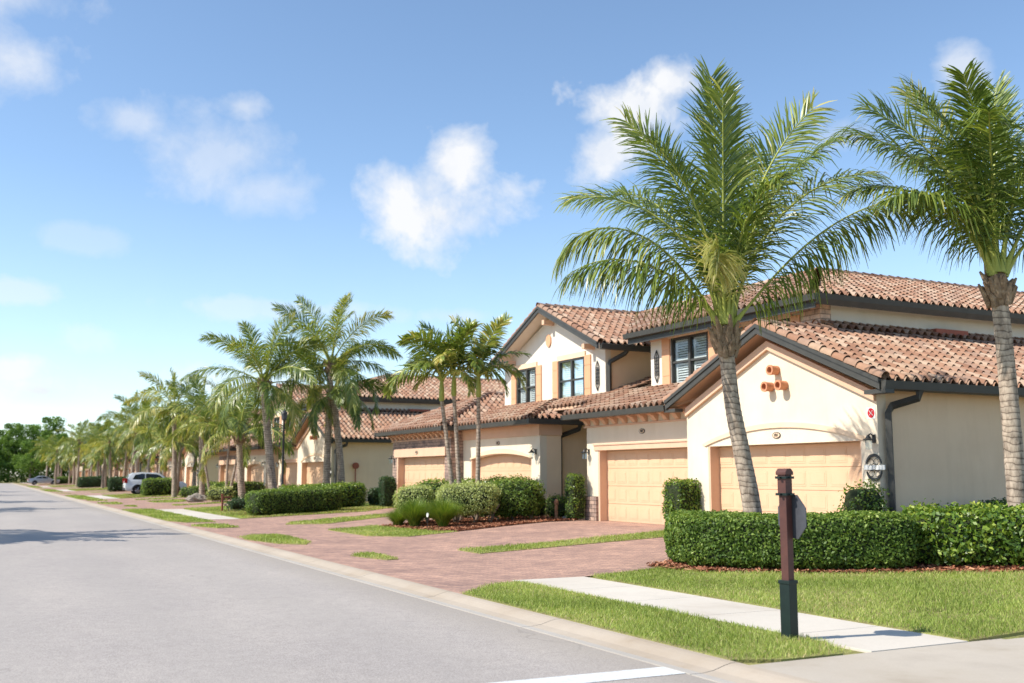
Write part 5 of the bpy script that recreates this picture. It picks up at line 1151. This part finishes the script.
# the long far row: one tree of each of three shapes, then copies
def far_palm(seed, H, L, label):
    return coco_palm(0, 0, [(0, 0, 0), (.1, 0, H * .35), (.15, .1, H * .7), (.1, .2, H)], [.2, .17, .155, .14], rand_fronds(seed, 18, L * .9, 98, 84, -16), label, seed=seed, nl=52, segs=2, lw=.062, parts=False, group='far coconut palms along the street')
protos = [far_palm(61, 5.2, 3.4, ''), far_palm(62, 6.2, 3.7, ''), far_palm(63, 4.3, 3.5, '')]
rr = random.Random(4); spots = []
for k in range(1, NB):
    o = k * PER
    base = [(12.9, 3.2), (12.2, 10.8), (14.9, 11.8), (12.5, 18.6), (12.9, 26.5), (13.4, 31.5), (11.2, 35.4)]
    if k == 1: base = [(12.9, 31.8), (11.6, 35.2)]
    for x, y in base: spots.append((x + rr.uniform(-.5, .5), y + o + rr.uniform(-1, 1)))
spots.sort(key=lambda s_: s_[1])
for i, (x, y) in enumerate(spots):
    o = protos[i] if i < 3 else copy_tree(protos[rr.randrange(3)])
    o.location = (x, y, gz(x, y) - .03); o.rotation_euler = (0, 0, rr.uniform(0, 6.28)); s_ = rr.uniform(.80, 1.02); o.scale = (s_, s_, s_)
    o['label'] = f'{ORD[i]} palm of the far row along the houses, counted from the photographer'
lrow = [(-5.3, 31.5), (-5.5, 33.2), (-5.4, 55.0), (-5.2, 57.5), (-5.4, 74.0), (-5.3, 94.0), (-5.4, 97.0), (-5.3, 117.0), (-5.4, 140.0), (-5.3, 165.0)]
for i, (x, y) in enumerate(lrow):
    o = copy_tree(protos[i % 3]); o.location = (x, y, 0); o.rotation_euler = (0, 0, rr.uniform(0, 6.28)); o.scale = (1, 1, 1)
    o['label'] = f'{ORD[i]} palm across the road, outside the view'; o['group'] = 'palms across the road'

# ------------------------------------------------------------------ wood at the end of the street
def tree_mesh(seed, H, Rr, n):
    r_ = np.random.default_rng(seed); nb = 26
    cz = r_.uniform(.28, .92, nb) * H; rad = Rr * np.sqrt(np.clip(1 - ((cz / H - .58) / .45) ** 2, .15, 1)); a = r_.uniform(0, 6.28, nb); q = r_.uniform(.2, .85, nb)
    cc = np.stack([np.cos(a) * rad * q, np.sin(a) * rad * q, cz], 1); cr = r_.uniform(.9, 1.8, nb) * Rr / 4.2
    b_ = r_.integers(0, nb, n); d = r_.normal(0, 1, (n, 3)); d /= np.linalg.norm(d, axis=1)[:, None]; d[:, 2] *= .75
    p = cc[b_] + d * (cr[b_] * r_.uniform(.6, 1.1, n))[:, None]
    V, F = leaves(p, d, .42, .7, .8)
    return np_mesh('crown', V, F, M['forest'], np.clip(r_.beta(2, 2.5, n) + .12 * d[:, 2], 0, 1)), cc
tprot = []
for i, (H, Rr) in enumerate(((13.5, 4.6), (15.0, 4.2), (11.5, 5.0))):
    me, cc = tree_mesh(70 + i, H, Rr, 5200); rt_ = empty('broadleaf_tree', cat='tree', group='trees of the wood at the street end')
    link('crown', me, rt_); tb = MB(); tb.tube([(0, 0, -.2), (.1, 0, H * .3), (0, .2, H * .6), (.1, 0, H * .85)], [.28, .22, .15, .05], 8)
    for c_ in cc[:9]: tb.tube([(0.05, .05, H * .3), tuple(c_ * np.array([.5, .5, .8])), tuple(c_)], [.12, .08, .03], 5)
    tb.build('trunk', M['bark'], rt_); tprot.append(rt_)
rr = random.Random(8); tsp = []
for row, y in enumerate((246, 256, 268)):
    for i in range(9 if row else 10): tsp.append((-28 + i * 8.2 + (row % 2) * 4 + rr.uniform(-1.5, 1.5), y + rr.uniform(-2.5, 2.5)))
tsp += [(9.0, 231), (14.5, 238), (19, 232), (22.5, 226), (27, 236), (13.2, 225.0)]
tsp.sort(key=lambda s_: s_[1])
for i, (x, y) in enumerate(tsp):
    o = tprot[i] if i < 3 else copy_tree(tprot[rr.randrange(3)])
    s_ = rr.uniform(.84, 1.0) * (.8 if y < 240 else 1); o.location = (x, y, -.1 if x < 9 else .2); o.rotation_euler = (0, 0, rr.uniform(0, 6.28)); o.scale = (s_, s_, s_)
    tag(o, f'{ORD[i] if i < len(ORD) else str(i + 1)} nearest green tree of the wood closing the street', 'tree', 'trees of the wood at the street end')
n = 34000; px_ = rng.uniform(-34, 46, n); py_ = rng.uniform(240, 243.5, n); hh = 5.6 + 1.5 * np.sin(px_ * .9) * np.sin(px_ * .37)
pz_ = rng.uniform(0, 1, n) ** .8 * np.clip(hh, 1.2, 8)
V, F = leaves(np.stack([px_, py_, pz_], 1), np.tile([0, -1.0, .4], (n, 1)), .42, .7, .8)
link('undergrowth', np_mesh('undergrowth', V, F, M['forest'], rng.beta(2, 3, n)), kind='stuff', label='dense green undergrowth along the foot of the wood', category='undergrowth')

# ------------------------------------------------------------------ cars
def car(name, prof, roof, W, wheels, wr, paint, loc, rz, glasses, label, cat):
    """prof: side outline (x,z) of the lower body, roof: outline of the glasshouse; front towards +X"""
    root = empty(name, loc, rz, label=label, cat=cat)
    def shell(pl, w0, w1, zlo, zhi):
        V = []; n_ = len(pl)
        for sd in (-1, 1):
            for x, z in pl:
                k = min(1, max(0, (z - zlo) / (zhi - zlo))); V.append((x, sd * (w0 + (w1 - w0) * k), z))
        return V, [tuple(range(n_)), tuple(range(2 * n_ - 1, n_ - 1, -1))] + [(i, (i + 1) % n_, n_ + (i + 1) % n_, n_ + i) for i in range(n_)]
    b_ = MB(); b_.add(*shell(prof, W / 2, W / 2 - .06, .3, 1.1)); b_.build('body', M[paint], root, bevel=.06, smooth=True)
    b_ = MB(); b_.add(*shell(roof, W / 2 - .06, W / 2 - .26, .95, max(z for x, z in roof))); b_.build('cabin', M[paint], root, bevel=.05, smooth=True)
    for pl in glasses['side']:
        g_ = MB(); zt_ = max(z for x, z in roof)
        for sd in (-1, 1):
            V = [(x, sd * (W / 2 - .06 - .20 * min(1, (z - .95) / (zt_ - .95)) + .008), z) for x, z in pl]; g_.add(V, [tuple(range(len(pl)))])
        g_.split('side_window', M['carglass'], root)
    for (p0, p1, w0, w1, nm) in glasses['ends']:
        g_ = MB(); dx = p1[1] - p0[1]; dz = -(p1[0] - p0[0]); l_ = math.hypot(dx, dz); s2 = glasses['sgn'][nm]; ox, oz = s2 * abs(dx) / l_ * .02, abs(dz) / l_ * .02
        g_.add([(p0[0] + ox, -w0, p0[1] + oz), (p0[0] + ox, w0, p0[1] + oz), (p1[0] + ox, w1, p1[1] + oz), (p1[0] + ox, -w1, p1[1] + oz)], [(0, 1, 2, 3)]); g_.build(nm, M['carglass'], root)
    for wx in wheels:
        for sd in (-1, 1):
            t_ = MB(); rings = [(wr * .62, .11), (wr * .95, .11), (wr, .07), (wr, -.07), (wr * .95, -.11), (wr * .62, -.11)]; n_ = 22
            V = [(wx + r_ * math.cos(2 * math.pi * k / n_), sd * (W / 2 - .10) + o_, wr + r_ * math.sin(2 * math.pi * k / n_)) for r_, o_ in rings for k in range(n_)]
            t_.add(V, [(i * n_ + k, i * n_ + (k + 1) % n_, (i + 1) * n_ + (k + 1) % n_, (i + 1) * n_ + k) for i in range(5) for k in range(n_)]); wo = t_.build('wheel', M['tyre'], root)
            r2 = MB(); yc = sd * (W / 2 - .02)
            for k in range(5):
                a = 2 * math.pi * k / 5; r2.tube([(wx, yc, wr), (wx + wr * .6 * math.cos(a), yc, wr + wr * .6 * math.sin(a))], .045, 4)
            r2.prism([(wx + wr * .62 * math.cos(a), wr + wr * .62 * math.sin(a)) for a in np.linspace(0, 6.283, 18, endpoint=False)], (yc - sd * .06, yc - sd * .05), 'y'); r2.build('rim', M['chrome'], wo)
    xr = min(x for x, z in prof); xf = max(x for x, z in prof)
    for sd in (-1, 1):
        l_ = MB(); ya, yb = sorted((sd * (W / 2 - .30), sd * (W / 2 - .02))); l_.box(xr - .02, xr + .18, ya, yb, glasses['tail'][0], glasses['tail'][1]); l_.build('tail_light', M['red_lens'], root)
        l_ = MB(); l_.box(xf - .22, xf + .01, ya, yb, .68, .80); l_.build('headlight', M['louvre'], root)
        l_ = MB(); l_.box(.55, .72, *sorted((sd * (W / 2 - .05), sd * (W / 2 + .17))), .98, 1.12); l_.build('mirror', M[paint], root, bevel=.02)
    l_ = MB(); l_.box(xr - .025, xr + .1, -W / 2 + .12, W / 2 - .12, .32, .52); l_.box(xf - .1, xf + .02, -W / 2 + .15, W / 2 - .15, .3, .5); l_.build('bumper', M['tyre'], root, bevel=.03)
    l_ = MB(); l_.box(xr - .03, xr - .02, -.26, .26, .72, .84); l_.build('number_plate', M['white_paint'], root)
    for wx in wheels:
        l_ = MB()
        for sd in (-1, 1): l_.prism([(wx + (wr + .07) * math.cos(a), wr + (wr + .07) * math.sin(a)) for a in np.linspace(0, math.pi, 14)], tuple(sorted((sd * (W / 2 - .2), sd * (W / 2 + .004)))), 'y')
        l_.build('wheel_arch', M['tyre'], root)
    return root
suv_body = [(-2.25, .35), (-2.3, .62), (-2.27, 1.02), (-2.15, 1.1), (.95, 1.08), (2.0, .98), (2.25, .84), (2.3, .55), (2.2, .3), (-2.1, .28)]
suv_roof = [(-2.18, 1.06), (-1.98, 1.5), (-1.75, 1.66), (-1.0, 1.72), (.0, 1.68), (.3, 1.6), (1.05, 1.07)]
car('parked_car', suv_body, suv_roof, 1.85, (-1.35, 1.4), .36, 'carpaint', (12.25, 85.3, .10), R(-2),
    dict(side=[[(-1.75, 1.18), (-1.55, 1.52), (-1.05, 1.60), (-.85, 1.60), (-.85, 1.14)], [(-.78, 1.14), (-.78, 1.60), (-.05, 1.57), (.2, 1.5), (.75, 1.12)]], ends=[((-2.16, 1.14), (-1.98, 1.5), .74, .64, 'rear_window'), ((.98, 1.13), (.36, 1.57), .76, .64, 'windscreen')], sgn={'rear_window': -1, 'windscreen': 1}, tail=(.9, 1.25)),
    'white sport utility car parked nose-in on a driveway, seen from behind', 'car')
sed_body = [(-2.3, .32), (-2.36, .62), (-2.3, .93), (-1.8, 1.0), (.9, .98), (2.0, .84), (2.3, .7), (2.34, .45), (2.2, .26), (-2.1, .25)]
sed_roof = [(-1.75, .98), (-1.0, 1.36), (-.5, 1.44), (.2, 1.42), (1.1, .97)]
car('parked_car', sed_body, sed_roof, 1.8, (-1.4, 1.45), .33, 'carpaint2', (9.3, 186.0, .02), R(4),
    dict(side=[[(-1.35, 1.04), (-.9, 1.28), (-.35, 1.34), (-.35, 1.02)], [(-.28, 1.02), (-.28, 1.34), (.18, 1.32), (.8, 1.02)]], ends=[((-1.68, 1.03), (-1.05, 1.34), .68, .58, 'rear_window'), ((1.0, 1.03), (.3, 1.38), .7, .58, 'windscreen')], sgn={'rear_window': -1, 'windscreen': 1}, tail=(.7, .9)),
    'small silver car parked far down the street near the wood', 'car')
